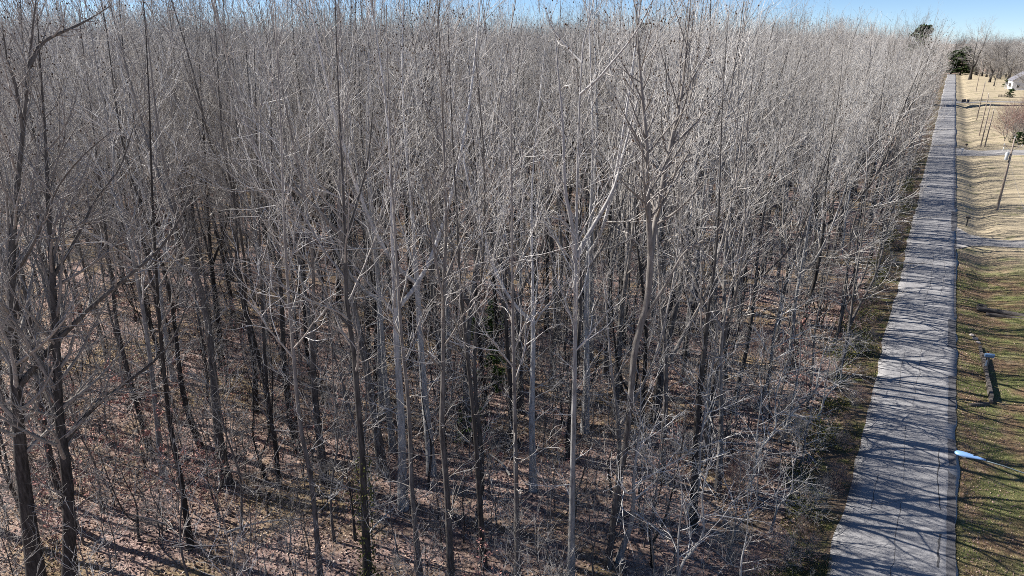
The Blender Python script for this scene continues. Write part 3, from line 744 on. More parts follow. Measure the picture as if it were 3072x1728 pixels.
# ------------------------------------------------------------------ placement of the other trees
CF = np.array([-math.sin(YAW), math.cos(YAW)]); CR_ = np.array([math.cos(YAW), math.sin(YAW)])
cF = np.array([CF[0] * math.cos(PITCH), CF[1] * math.cos(PITCH), -math.sin(PITCH)])
cU = np.array([CF[0] * math.sin(PITCH), CF[1] * math.sin(PITCH), math.cos(PITCH)])
def seen(P):
    v = np.asarray(P, float) - np.array([0, 0, CAM_H]); d = v @ cF
    return (v[..., :2] @ CR_) / d / 0.75, (v @ cU) / d / 0.421875, d      # -1..1 inside the frame
def dart(rng, n, dist, sampler, avoid=(), avoid_d=1.4):
    pts = []; cell = {}
    av = np.array(avoid) if len(avoid) else None
    tries = 0
    while len(pts) < n and tries < n * 60:
        tries += 1
        p = sampler()
        if p is None: continue
        dd = dist(p) if callable(dist) else dist
        if av is not None and np.min(np.hypot(av[:, 0] - p[0], av[:, 1] - p[1])) < avoid_d: continue
        if all((p[0] - q[0]) ** 2 + (p[1] - q[1]) ** 2 > dd * dd for q in pts): pts.append(p)
    return pts
rt = np.random.default_rng(2024)
def wood_pt(d0, d1, edge=-5.8, half=0.80):
    def f():
        d = math.sqrt(rt.uniform(d0 * d0, d1 * d1)); lat = rt.uniform(-half, half) * (d * .94 + 8.3)
        p = CF * d + CR_ * lat
        if p[0] > edge: return None
        return (p[0], p[1], d)
    return f
ORD = 'first second third fourth fifth sixth seventh eighth ninth tenth eleventh twelfth thirteenth fourteenth fifteenth sixteenth seventeenth eighteenth nineteenth twentieth'.split()
ORD += ['twenty-' + w for w in ORD[:9]] + ['thirtieth'] + ['thirty-' + w for w in ORD[:9]] + ['fortieth'] + ['forty-' + w for w in ORD[:9]]
wood_xy = []
pts = dart(rt, 225, lambda p: 2.5 if p[2] < 50 else 3.1, wood_pt(28.5, 84), hero_xy, 1.9)
MARKS = [('C', 'thick leftmost tree'), ('H', 'vine covered trunk'), ('J', 'grey green trunk'), ('A', 'tall middle tree'), ('B', 'V-forked leaning tree')]
mark_x = [seen((HERO[k][1][0], HERO[k][1][1], 0.0))[0] for k, _ in MARKS]
def where_of(x, y):
    b = int(np.searchsorted(mark_x, seen((x, y, 0.0))[0]))
    return ('left of the ' + MARKS[0][1]) if b == 0 else ('between %s and roadside' % MARKS[-1][1] if b == len(MARKS) else 'between %s and %s' % (MARKS[b - 1][1], MARKS[b][1]))
bins = {}
for x, y, d in pts:
    bins.setdefault(int(np.searchsorted(mark_x, seen((x, y, 0.0))[0])), []).append((d, x, y))
wood_label = {}
for b, lst in bins.items():
    where = ('left of the ' + MARKS[0][1]) if b == 0 else ('between %s and roadside' % MARKS[-1][1] if b == len(MARKS) else 'between %s and %s' % (MARKS[b - 1][1], MARKS[b][1]))
    for i, (d, x, y) in enumerate(sorted(lst)):
        wood_label[(x, y)] = ('slim bare tree %s, %s from the front' % (where, ORD[i])) if i < 14 else 'bare tree deep in the wood %s' % where
for x, y, d in pts:
    k = 'wood%d' % rt.integers(0, 10) if x < -33 + rt.normal(0, 3) else 'open%d' % rt.integers(0, 5); z = float(gh(x, y))
    sx = seen((x, y, 12.0))[0]
    hgt = rt.normal(23.6, 2.3)
    if sx < -.1: hgt += rt.uniform(1.5, 6.0)
    elif .05 < sx < .45: hgt += rt.uniform(1.0, 4.8)
    if x > -13: hgt -= rt.uniform(1, 4)
    hgt = max(17.5, min(hgt, 26.6 + d * .06))
    sc = hgt / 25.0
    place(VAR[k][0], 'bare_tree', (x, y, z), rt.uniform(0, 6.28), (sc * rt.uniform(.9, 1.1), sc * rt.uniform(.9, 1.1), sc), wood_label[(x, y)], 'tree', 'trees of the wood')
    wood_xy.append((x, y))
# roadside row
edge_xy = []
for q, (x, y, s) in enumerate(((-6.2, 23.5, .8), (-9.4, 25.5, .95), (-5.0, 28.5, .62), (-7.6, 30.5, .9), (-5.4, 34.5, .75), (-8.6, 36.0, 1.05), (-4.8, 40.5, .8), (-7.0, 43.5, 1.0), (-3.6, 31.5, .5), (-3.4, 37.5, .55), (-3.3, 44.5, .6), (-4.0, 25.8, .5))):
    place(VAR['near%d' % (q % 2)][0], 'roadside_tree', (x, y, float(gh(x, y))), rt.uniform(-.6, .6), s, 'low pale spreading tree in the lower right of the wood, %s from the frame bottom' % ORD[q], 'tree', 'low pale trees by the verge')
    edge_xy.append((x, y))
ey = 46.0; q = 0
while ey < 150:
    x = rt.uniform(-4.8, -2.5); k = int(rt.integers(0, 3))
    sc = rt.uniform(.7, 1.2)
    place(VAR['edge%d' % k][0], 'roadside_tree', (x, ey, float(gh(x, ey))), rt.uniform(-.7, .7), (sc, sc, sc * rt.uniform(.9, 1.15)), 'bare tree on the verge side of the wood, %s counting up the road' % ORD[q], 'tree', 'roadside trees along the wood')
    edge_xy.append((x, ey)); ey += rt.uniform(3.0, 5.6) * (1 if ey < 80 else 1.2); q += 1
# small understorey trees
pts = dart(rt, 100, 1.7, wood_pt(19, 62, -5.5), hero_xy + wood_xy + edge_xy, 1.0)
for x, y, d in pts:
    k = int(rt.integers(0, 3)); sc = rt.uniform(.6, 1.35) if d > 26 else rt.uniform(.6, 1.0)
    place(VAR['small%d' % k][0], 'small_tree', (x, y, float(gh(x, y))), rt.uniform(0, 6.28), sc, 'small thin understorey tree ' + where_of(x, y) + (', near the front' if d < 36 else ', further back'), 'small tree', 'small trees under the tall ones')
# saplings
pts = dart(rt, 170, 1.2, wood_pt(25, 52, -4.2), hero_xy + wood_xy, .7)
for q, (x, y, d) in enumerate(pts):
    leafy = rt.uniform() < .2
    k = ('leafy%d' % rt.integers(0, 2)) if leafy else ('sap%d' % rt.integers(0, 3))
    sc = rt.uniform(.55, 1.15)
    lab = ('rusty leaved sapling ' if leafy else 'thin pale bare sapling ') + where_of(x, y) + (', near the front' if d < 36 else ', further back')
    place(VAR[k][0], 'leafy_sapling' if leafy else 'sapling', (x, y, float(gh(x, y))), rt.uniform(0, 6.28), sc, lab, 'sapling', 'saplings on the wood floor')

# larger leafy young trees at the left front
for x, y, s, lab in ((-33.0, 12.6, 1.5, 'rusty leaved young tree at the bottom left before the thick dark trunk'), (-30.9, 16.4, 1.25, 'rusty leaved young tree right of the bottom left one'),
                     (-36.0, 17.5, 1.35, 'rusty leaved young tree behind the two at the bottom left'), (-29.6, 31.0, 1.2, 'orange leaved young tree on open litter left of the vine covered trunk')):
    place(VAR['leafy%d' % (int(x) % 2)][0], 'leafy_sapling', (x, y, float(gh(x, y))), x, s, lab, 'sapling', 'saplings on the wood floor')

# ------------------------------------------------------------------ masses: one object each, instancing the same tree shapes
def src(key, i=0):
    """scene objects (trunk, crown ...) that carry this variant's meshes"""
    ms = [me for _, me in VAR[key][0]]
    return [next(o for o in COL.objects if o.type == 'MESH' and o.data == me) for me in ms]
def scatter(name, entries, label, cat):
    """entries: list of (key, x, y, z, rz, sx, sz)"""
    keys = sorted({e[0] for e in entries})
    me = bpy.data.meshes.new(name)
    me.vertices.add(len(entries))
    me.vertices.foreach_set("co", np.array([e[1:4] for e in entries], np.float32).ravel())
    a = me.attributes.new("vi", 'INT', 'POINT'); a.data.foreach_set("value", np.array([keys.index(e[0]) for e in entries], np.int32))
    a = me.attributes.new("rz", 'FLOAT', 'POINT'); a.data.foreach_set("value", np.array([e[4] for e in entries], np.float32))
    a = me.attributes.new("sx", 'FLOAT', 'POINT'); a.data.foreach_set("value", np.array([e[5] for e in entries], np.float32))
    a = me.attributes.new("sz", 'FLOAT', 'POINT'); a.data.foreach_set("value", np.array([e[6] for e in entries], np.float32))
    o = link(name, me)
    ng = bpy.data.node_groups.new(name, 'GeometryNodeTree')
    ng.interface.new_socket("Geometry", in_out='INPUT', socket_type='NodeSocketGeometry')
    ng.interface.new_socket("Geometry", in_out='OUTPUT', socket_type='NodeSocketGeometry')
    nd = ng.nodes; gi = nd.new('NodeGroupInput'); go = nd.new('NodeGroupOutput'); J = nd.new('GeometryNodeJoinGeometry')
    def at(n, t):
        q = nd.new('GeometryNodeInputNamedAttribute'); q.data_type = t; q.inputs['Name'].default_value = n; return q.outputs['Attribute']
    vi = at('vi', 'INT'); rz = at('rz', 'FLOAT'); sx = at('sx', 'FLOAT'); sz = at('sz', 'FLOAT')
    cr = nd.new('ShaderNodeCombineXYZ'); ng.links.new(rz, cr.inputs[2])
    er = nd.new('FunctionNodeEulerToRotation'); ng.links.new(cr.outputs[0], er.inputs[0])
    cs = nd.new('ShaderNodeCombineXYZ'); ng.links.new(sx, cs.inputs[0]); ng.links.new(sx, cs.inputs[1]); ng.links.new(sz, cs.inputs[2])
    for k, key in enumerate(keys):
        j = nd.new('GeometryNodeJoinGeometry')
        for so in src(key):
            oi = nd.new('GeometryNodeObjectInfo'); oi.transform_space = 'ORIGINAL'; oi.inputs['Object'].default_value = so
            ng.links.new(oi.outputs['Geometry'], j.inputs[0])
        gt = nd.new('GeometryNodeGeometryToInstance'); ng.links.new(j.outputs[0], gt.inputs[0])
        cmp = nd.new('FunctionNodeCompare'); cmp.data_type = 'INT'; cmp.operation = 'EQUAL'
        ia = [s for s in cmp.inputs if s.type == 'INT']
        ng.links.new(vi, ia[0]); ia[1].default_value = k
        ip = nd.new('GeometryNodeInstanceOnPoints')
        ng.links.new(gi.outputs[0], ip.inputs['Points']); ng.links.new(cmp.outputs[0], ip.inputs['Selection'])
        ng.links.new(gt.outputs[0], ip.inputs['Instance']); ng.links.new(er.outputs[0], ip.inputs['Rotation']); ng.links.new(cs.outputs[0], ip.inputs['Scale'])
        ng.links.new(ip.outputs[0], J.inputs[0])
    ng.links.new(J.outputs[0], go.inputs[0])
    md = o.modifiers.new('scatter', 'NODES'); md.node_group = ng
    tag(o, label, cat, kind='stuff'); return o

rw = np.random.default_rng(31)
ent = []
for d0, d1, sp in ((84, 170, 3.6), (170, 300, 5.2), (300, 620, 8.5)):
    lat_max = (d1 * .94 + 8.3) * .82
    for dd in np.arange(d0, d1, sp):
        for la in np.arange(-lat_max, lat_max, sp):
            d = dd + rw.uniform(-.45, .45) * sp; l = la + rw.uniform(-.45, .45) * sp
            if abs(l) > (d * .94 + 8.3) * .82: continue
            p = CF * d + CR_ * l
            if p[0] > -5.2 or (p[0] > -8 and rw.uniform() < .5): continue
            sx = l / (d * .94 + 8.3) / .75
            hg = rw.normal(24.2, 1.8)
            if p[0] > -16: hg -= rw.uniform(1, 4.5)
            if rw.uniform() < .09: hg += rw.uniform(1.5, 4.5 if d < 200 else 7)
            s = hg / 25
            ent.append(('wood%d' % rw.integers(0, 10) if p[0] < -34 else 'open%d' % rw.integers(0, 5), p[0], p[1], float(gh(p[0], p[1])) if d < 200 else 0.0, rw.uniform(0, 6.28), s * rw.uniform(.9, 1.15), s))
y = 150.0
while y < 575:
    x = rw.uniform(-5.2, -2.6); s = rw.uniform(.75, 1.15)
    ent.append(('edge%d' % rw.integers(0, 3), x, y, 0.0, rw.uniform(-.7, .7), s, s * rw.uniform(.9, 1.1))); y += rw.uniform(3, 5) * (1 if y < 250 else 2.2)
for _ in range(420):   # wood closing the view beyond the end of the road and behind the houses
    x = rw.uniform(-25, 150); yy = rw.uniform(590, 760)
    s = rw.uniform(.7, .95); ent.append(('wood%d' % rw.integers(0, 10), x, yy, 0, rw.uniform(0, 6.28), s * 1.3, s))
scatter('woodland', ent, 'grey mass of bare treetops running back to the horizon', 'woodland')

ent = []
for d0, d1, sp in ((23, 48, 1.25), (48, 90, 1.9)):
    lat_max = (d1 * .94 + 8.3) * .8
    for dd in np.arange(d0, d1, sp):
        for la in np.arange(-lat_max, lat_max, sp):
            d = dd + rw.uniform(-.5, .5) * sp; l = la + rw.uniform(-.5, .5) * sp
            if abs(l) > (d * .94 + 8.3) * .8: continue
            p = CF * d + CR_ * l
            if p[0] > -4.6: continue
            clump = math.sin(p[0] * .23 + 1) * math.sin(p[1] * .19 + 2) + .5 * math.sin(p[0] * .6 + p[1] * .5)
            if rw.uniform() > .46 + .45 * clump: continue
            key = rw.choice(['sap0', 'sap1', 'sap2', 'thicket1', 'leafy0', 'leafy1', 'small0', 'small2'], p=[.24, .26, .22, .1, .035, .035, .055, .055])
            s = rw.uniform(.3, .95) if not key.startswith('thick') else rw.uniform(.2, .42)
            ent.append((key, p[0], p[1], float(gh(*p)), rw.uniform(0, 6.28), s * rw.uniform(.9, 1.5), s))
for _ in range(190):    # brambles along the wood's edge
    x = -1.1 - rw.exponential(1.5); yy = 24 + rw.uniform(0, 1) ** 1.3 * 200; s = rw.uniform(.12, .3) if x > -2.4 else rw.uniform(.2, .5)
    ent.append((rw.choice(['thicket1', 'sap0', 'sap2', 'thicket0']), x, yy, float(gh(x, yy)), rw.uniform(0, 6.28), s * 1.2, s))
UNDER = ent

# fallen leaves, real little leaves where they are large enough to show
rl = np.random.default_rng(8)
n = 150000
d = np.sqrt(rl.uniform(22 ** 2, 66 ** 2, n)); la = rl.uniform(-.78, .78, n) * (d * .94 + 8.3)
x = CF[0] * d + CR_[0] * la; y = CF[1] * d + CR_[1] * la
k = x < -2.6 + rl.normal(0, .4, n)
x, y = x[k], y[k]
C0 = np.stack([x, y, gh(x, y) + rl.uniform(.01, .05, len(x))], -1)
V, Q = leaf_quads(rl, C0, .085, .55)
me = mesh_np('leaf_litter', V, Q, M['litter'], False)
patch = .12 * np.sin(x * .45) * np.sin(y * .38 + 1) + .1 * np.sin(x * 1.3 + y * .9)
add_rnd(me, np.clip(rl.beta(2.2, 2.0, len(x)) + patch, 0, 1), 4)
tag(link('leaf_litter', me), 'pinkish brown fallen leaves strewn over the wood floor', 'leaves', kind='stuff')
# a few leaves blown onto the lawn
n = 9000
x = 4.9 + rl.exponential(2.2, n); y = 26 + rl.uniform(0, 1, n) ** 1.3 * 70; k = (x < 14); x, y = x[k], y[k]
C0 = np.stack([x, y, gh(x, y) + .03], -1)
V, Q = leaf_quads(rl, C0, .045, .6); me = mesh_np('blown_leaves', V, Q, M['litter'], False); add_rnd(me, np.clip(rl.beta(2, 2.6, len(x)) * .75, 0, 1), 4)
tag(link('blown_leaves', me), 'scattered dry leaves blown onto the lawn', 'leaves', kind='stuff')

# grass blades
def blades(name, x, y, h, mat, label, rv, clump=None):
    n = len(x); a = rl.uniform(0, 6.28, n); w = rl.uniform(.008, .02, n) * 1.3; hh = h * rl.uniform(.5, 1.4, n)
    b = np.stack([x, y, gh(x, y) - .01], -1); s = np.stack([np.cos(a), np.sin(a), 0 * a], -1) * w[:, None]
    tip = b + np.stack([rl.normal(0, .5, n) * hh, rl.normal(0, .5, n) * hh, hh], -1)
    V = np.stack([b - s, b + s, tip], 1).reshape(-1, 3)
    me = mesh_np(name, V, np.arange(n * 3).reshape(n, 3), mat, False); add_rnd(me, rv, 3)
    return tag(link(name, me), label, 'grass', kind='stuff')
n = 60000
y = 26 + rl.uniform(0, 1, n) ** 1.5 * 90
x = rl.uniform(-3.3, ROAD_L - .02, n)
k = np.sin(x * 1.1 + y * .5) + np.sin(y * 1.3 - x) + rl.normal(0, .7, n) > 0.75
x, y = x[k], y[k]
blades('verge_grass', x, y, .14, M['grass'], 'tufts of green and straw grass on the shaded verge', np.clip(rl.beta(2, 2.4, len(x)), 0, 1), None)
n = 90000
y = 29 + rl.uniform(0, 1, n) ** 1.5 * 60; x = np.where(rl.uniform(0, 1, n) < .1, 4.62 + rl.normal(0, .09, n), rl.uniform(4.7, 12.5, n))
pat = np.sin(x * .7 + y * .33) * np.sin(y * .21 + 1.0)
blades('lawn_grass', x, y, .06, M['grass_dry'], 'short dormant grass blades of the near lawn', np.clip(rl.beta(2, 2, n) - .22 * pat, 0, 1))

# ------------------------------------------------------------------ evergreens and shrubs
def conifer(seed, H, w, n, mat='needle', leaf=.16, shape=.8, name='cedar_tree'):
    rng = np.random.default_rng(seed)
    P = trunk_path(rng, H * .97, 12, .01, .02)
    tk = mesh_np(name + '_trunk', *tubes(P[None], taper(.018 * H + .02, .02, 12)[None], 8), M['bark_dark'])
    # drooping boughs carry the needles in flat sprays
    nb = int(26 + H * 3)
    t = rng.uniform(.06, .99, nb); az = rng.uniform(0, 6.28, nb)
    L = w * (1 - t) ** shape * rng.uniform(.55, 1.2, nb) + .05 * w
    k = rng.integers(0, nb, n); s = rng.uniform(0, 1, n) ** .6
    c = np.stack([np.cos(az[k]) * L[k] * s, np.sin(az[k]) * L[k] * s, t[k] * H + L[k] * s * rng.uniform(-.1, .35, nb)[k]], -1)
    c += rng.normal(0, 1, (n, 3)) * np.array([.16, .16, .08]) * w * .45
    c[:, 2] = np.maximum(c[:, 2], .03)
    V, Q = leaf_quads(rng, c, leaf, .25)
    cr = mesh_np(name + '_crown', V, Q, M[mat], False); add_rnd(cr, np.clip(rng.beta(2, 2, n), 0, 1), 4)
    return [('trunk', tk), ('crown', cr)]
CED = conifer(1, 10, 3.2, 6500, leaf=.24, shape=.38)
PINE = conifer(2, 20, 5.4, 6500, leaf=.36, shape=.5)
SEED = conifer(3, 1.6, .75, 900, 'needle_light', .07)
for q, (x, y, s, lab) in enumerate(((-28.75, 44.0, 2.1, 'small bright green evergreen farthest back, left of the tall middle tree'),
        (-24.4, 37.3, 1.9, 'small green evergreen second in depth, left of the tall middle tree'),
        (-22.2, 31.1, 1.8, 'low green evergreen nearest to the frame bottom beside the thin dark trunk'),
        (-29.6, 42.4, 1.4, 'tiny green evergreen tucked just beside the farthest small evergreen'))):
    place(SEED, 'young_evergreen', (x, y, float(gh(x, y))), q * 1.7, s, lab, 'evergreen', 'young evergreens on the wood floor')
place(PINE, 'pine_tree', (-10.2, 305.0, 0), .4, (1.35, 1.35, 1.42), 'dark pine rising above the treetops near the end of the road', 'pine', None)
place(CED, 'cedar_tree', (-58, 148, 0), 1.0, (1.3, 1.3, 2.62), 'dark round evergreen top poking through the skyline of the wood', 'evergreen', None)
for x, y, s, lab in ((1.5, 573, 1.5, 'dark evergreen closing the end of the road, left one'), (7.0, 572, 1.75, 'dark evergreen closing the end of the road, tallest middle one'),
                     (13.0, 570, 1.45, 'dark evergreen closing the end of the road, right one')):
    place(CED, 'cedar_tree', (x, y, 0), x, (s * 1.3, s * 1.3, s), lab, 'evergreen', 'evergreens at the road end')

# bushes at the wood's edge by the verge
def bush(seed, H, w, n, mat, leaf):
    rng = np.random.default_rng(seed)
    nb = 26; az = rng.uniform(0, 6.28, nb); el = rng.uniform(.4, 1.4, nb)
    d0 = np.stack([np.cos(az) * np.cos(el), np.sin(az) * np.cos(el), np.sin(el)], -1)
    P = np.zeros((nb, 6, 3)); L = rng.uniform(.6, 1.1, nb)[:, None]
    for k in range(1, 6):
        d0 = nrm(d0 + rng.normal(0, .14, (nb, 3)) + np.array([[0, 0, -.05]])); P[:, k] = P[:, k - 1] + d0 * L / 5 * np.array([[w, w, H]])
    Rr = np.linspace(.016, .004, 6)[None] * np.ones((nb, 1))
    st = mesh_np('bush_stems', *tubes(P, Rr, 4), M['twig'])
    k = rng.integers(0, nb, n); c = P[k, rng.integers(2, 6, n)] + rng.normal(0, .13, (n, 3)) * np.array([w, w, H]); c[:, 2] = np.maximum(c[:, 2], .03)
    V, Q = leaf_quads(rng, c, leaf, .3); lv = mesh_np('bush_leaves', V, Q, M[mat], False); add_rnd(lv, rng.beta(2, 2, n), 4)
    return [('stems', st), ('leaves', lv)]
BUSH = [bush(1, 1.6, 1.5, 1100, 'vine', .05), bush(2, 1.3, 1.7, 900, 'vine', .05)]
by = 27.0; q = 0
while by < 160:
    x = rw.uniform(-3.4, -2.0); s = rw.uniform(.7, 1.35)
    place(BUSH[q % 2], 'verge_bush', (x, by, float(gh(x, by))), rw.uniform(0, 6.28), s, 'low olive green bush between wood and road, %s counting up the road' % ORD[q], 'bush', 'bushes along the wood edge')
    q += 1; by += rw.uniform(2.8, 5.5)

# yard trees and shrubs beyond the lawn
def yard(key, x, y, hgt, lab, wide=1.0, rz=0.0, name='yard_tree', cat='tree', grp='trees around the houses'):
    s = hgt / VAR[key][1]
    return place(VAR[key][0], name, (x, y, float(gh(x, y))), rz, (s * wide, s * wide, s), lab, cat, grp)
yard('spread0', 11.5, 500, 30, 'big dark spreading tree above the end of the road', 1.0, .8)
yard('spread1', 27.0, 300, 32, 'tall bare tree against the sky in the top right corner', .62, 2.0)
yard('spread1', -14.0, 330, 30.5, 'broad bare tree on the skyline beside the dark pine', .8, 4.0)
yard('spread0', -30.0, 160, 29.5, 'bare spreading crown standing above the canopy right of the tall middle tree', .6, 1.0)
yard('yard0', 2.0, 590, 27, 'bare tree rising behind the evergreens at the road end', 1.1, 3.0)
yard('yard1', 22.0, 585, 25, 'bare tree on the skyline right of the big spreading tree', 1.2, 5.0)
for q, (x, y, hh, lab) in enumerate(((20.5, 430, 13, 'slim bare tree behind the utility poles, nearest the road end'), (27, 455, 15, 'bare tree behind the slim tree near the road end'), (36, 470, 19, 'bare tree rising behind the house roof'),
        (41, 400, 17, 'bare grey tree just right of the house'), (33, 330, 13, 'bare grey tree over the garden fence at the right border'), (28, 300, 10, 'low bare tree at the right border below the garden fence'),
        (24.5, 255, 9.5, 'spreading low bare tree at the right border above the russet thicket'), (50, 500, 22, 'distant bare tree at the far right skyline'), (30, 520, 17, 'distant bare tree closing the lawn'),)):
    yard('yard%d' % (q % 2), x, y, hh, lab, 1.0, q * 1.3)
for q in range(34):
    x = 15 + q * 1.5 + rw.uniform(-1, 1); yy = rw.uniform(440, 590) if q < 14 else rw.uniform(385, 560)
    yard(('yard%d', 'spread%d')[q % 3 == 0] % (q % 2), x, yy, rw.uniform(17, 23), 'grey bare tree in the belt of trees closing the far lawn', 1.35, q * .9, grp='tree belt behind the far lawn')
for q in range(16):
    x = (-4, 8, 16, 22, 27, 32, 37, 42, 47, 30, 36, 42, 34, 40, 52, 58)[q] + rw.uniform(-1, 1); yy = (592, 585, 545, 520, 500, 470, 450, 470, 490, 560, 540, 410, 372, 350, 520, 540)[q]
    s = rw.uniform(2.2, 3.0)
    place(VAR['thicket1'][0], 'thicket', (x, yy, float(gh(x, yy))), q * 1.1, (s * 1.15, s * 1.15, s), 'tall grey brush filling the tree belt behind the far lawn', 'thicket', 'brush of the tree belt')
for x, y, hh, lab in ((19.5, 395, 8, 'thin young tree with reddish twigs on the far lawn'), (22.5, 372, 7, 'thin young tree with russet twigs nearer the garden fence')):
    place(VAR['small1'][0], 'young_tree', (x, y, float(gh(x, y))), 0, hh / 10, lab, 'tree', 'trees around the houses')
for x, y, s, key, lab in ((14.4, 203, 1.5, 'thicket0', 'russet twiggy thicket right of the paired poles'), (16.4, 209, 1.7, 'thicket0', 'russet thicket second from the paired poles'), (18.6, 212, 1.8, 'thicket0', 'taller russet thicket at the right border'), (20.6, 222, 1.9, 'thicket0', 'russet thicket hindmost at the right border'),
        (15.2, 199, .85, 'thicket1', 'low grey brush at the foot of the russet thicket'), (18.3, 201.5, 1.2, 'thicket1', 'grey brush at the right border beside the transformer pole top'),
        (21.5, 224, 1.9, 'thicket1', 'grey thicket behind the russet one at the right border')):
    place(VAR[key][0], 'thicket', (x, y, float(gh(x, y))), x, (s, s, s), lab, 'thicket', 'thickets by the second driveway')
SH = conifer(9, 2.2, 1.3, 1500, 'needle', .12, .45)
for x, y, s, lab in ((25.6, 428, 1.6, 'round clipped green shrub by the house'), (16.5, 197, 1.2, 'dark evergreen shrub under the russet thicket'), (18.6, 198.2, 1.3, 'dark evergreen shrub at the right border under the thicket'),
        (23.2, 352.0, 1.5, 'green shrub inside the garden fence')):
    place(SH, 'shrub', (x, y, float(gh(x, y))), x, s, lab, 'shrub', None)
scatter('undergrowth', UNDER, 'thin twiggy undergrowth and brambles on the wood floor', 'undergrowth')

# ------------------------------------------------------------------ utility poles and wires
m = N('pole_wood', 0.9, 0.1)
f = m.noise(m.coord(), 5, 4, .6, (1, 1, .08)); m.color(m.ramp(f, [(.3, (.16, .125, .10)), (.55, (.30, .25, .21)), (.75, (.42, .37, .32))])); m.bump(f, .5, .02)
M['pole'] = m.m
M['steel'] = plain('galvanised_steel', (.45, .46, .47), .45, .5, .6)
M['can'] = plain('grey_enamel', (.55, .57, .58), .4, .5)
M['porcelain'] = plain('porcelain', (.75, .75, .73), .25, .5)
M['wire'] = plain('wire', (.16, .16, .165), .5, .4)
M['black'] = plain('black_enamel', (.018, .018, .02), .5, .4)
M['white'] = plain('white_paint', (.75, .75, .74), .6, .3)
POLES = []
def pole(x, y, h, label, can=False, arm=True, lean=0.0):
    z = float(gh(x, y)); e = empty('utility_pole', (x, y, z)); tag(e, label, 'utility pole', 'utility poles along the lawn')
    lx = lean
    MB().tube([(0, 0, -.4), (0, 0, .05), (lx * .5, 0, h * .5), (lx, 0, h)], [.16, .155, .135, .11], 10).build('shaft', M['pole'], e, smooth=True)
    MB().tube([(lx, 0, h), (lx, 0, h + .06), (lx, 0, h + .1), (lx, 0, h + .3)], [.03, .03, .06, .045], 8).build('top_insulator', M['porcelain'], e, smooth=True)
    if arm:
        a = MB().box((lx * .93, 0, h - 1.1), (2.3, .1, .12), bev=.01).build('crossarm', M['pole'], e)
        for s in (-1.05, 1.05):
            MB().tube([(lx * .93 + s, 0, h - 1.04), (lx * .93 + s, 0, h - .98), (lx * .93 + s, 0, h - .93), (lx * .93 + s, 0, h - .78)], [.02, .03, .06, .04], 8).build('insulator', M['porcelain'], a, smooth=True)
        MB().box((lx * .93 - .45, .06, h - 1.42), (.9, .02, .04), rot=Matrix.Rotation(R(40), 3, 'Y').to_quaternion()).box((lx * .93 + .45, .06, h - 1.42), (.9, .02, .04), rot=Matrix.Rotation(R(-40), 3, 'Y').to_quaternion()).build('brace', M['steel'], e)
    if can:
        c = MB().tube([(-.42, 0, h - 3.1), (-.42, 0, h - 3.05), (-.42, 0, h - 2.0), (-.42, 0, h - 1.95), (-.42, 0, h - 1.9)], [.2, .23, .23, .2, .1], 14).build('transformer', M['can'], e, smooth=True)
        MB().tube([(-.42, -.08, h - 1.92), (-.42, -.1, h - 1.65)], [.05, .03], 8).build('bushing', M['porcelain'], c, smooth=True)
        MB().box((-.2, 0, h - 2.2), (.22, .08, .06)).box((-.2, 0, h - 2.8), (.22, .08, .06)).build('bracket', M['steel'], c)
        cu = MB().tube([(-1.0, 0, h - 1.25), (-1.05, -.05, h - 1.75)], [.045, .045], 8).build('fuse_cutout', M['porcelain'], e)
        MB().tube([(.17, 0, .1), (.14, 0, h * .6), (.12, 0, h - 2)], .03, 6).build('conduit', M['can'], e)
    POLES.append((x + lx, y, z + h)); return e
pole(9.75, 121.5, 10.4, 'nearest utility pole carrying a grey transformer can', can=True)
pole(9.45, 193.2, 10.0, 'utility pole at the foot of the russet thicket, closest of the paired poles', arm=False)
pole(10.25, 193.6, 8.2, 'thinner second pole close beside the thicket pole', arm=False, lean=.1)
pole(9.7, 215.9, 10.3, 'utility pole standing between the paired poles and the far poles', arm=False)
pole(9.95, 257, 10.9, 'utility pole across from the wheeled bins', arm=False)
pole(12.3, 387, 14.2, 'farthest tall utility pole with small crossarm near the road end', lean=-.3)
def wire(a, b, sag, label, r=.012):
    pts = [tuple(np.array(a) * (1 - t) + np.array(b) * t - np.array([0, 0, sag * 4 * t * (1 - t)])) for t in np.linspace(0, 1, 15)]
    p0 = Vector(pts[0]); mb = MB().tube([Vector(p) - p0 for p in pts], r, 5)
    return tag(mb.build('overhead_wire', M['wire'], None, p0), label, 'wire', 'overhead wires between the poles')
A1 = (9.75, 121.5, 10.8)
LP = (8.35, 30.35)
LPZ = float(gh(*LP))
for dx, dz, lab in ((-1.05, -.9, 'overhead wire over the near lawn, road side'), (1.05, -.9, 'overhead wire over the near lawn, house side'), (0, .2, 'top overhead wire from transformer pole towards the street lamp')):
    wire((LP[0] + dx * .3 + .2, LP[1], LPZ + 10.4 + dz), (A1[0] + dx, A1[1], A1[2] + dz - .2), 1.0, lab)
wire(A1, (9.45, 193.2, 10.6), .8, 'overhead wire running from transformer pole to the paired poles')
wire((9.45, 193.2, 10.5), (9.95, 257, 11.4), .7, 'overhead wire running from the paired poles to the bin side pole')
wire((9.95, 257, 11.4), (12.0, 387, 14.6), .9, 'overhead wire running to the farthest pole')

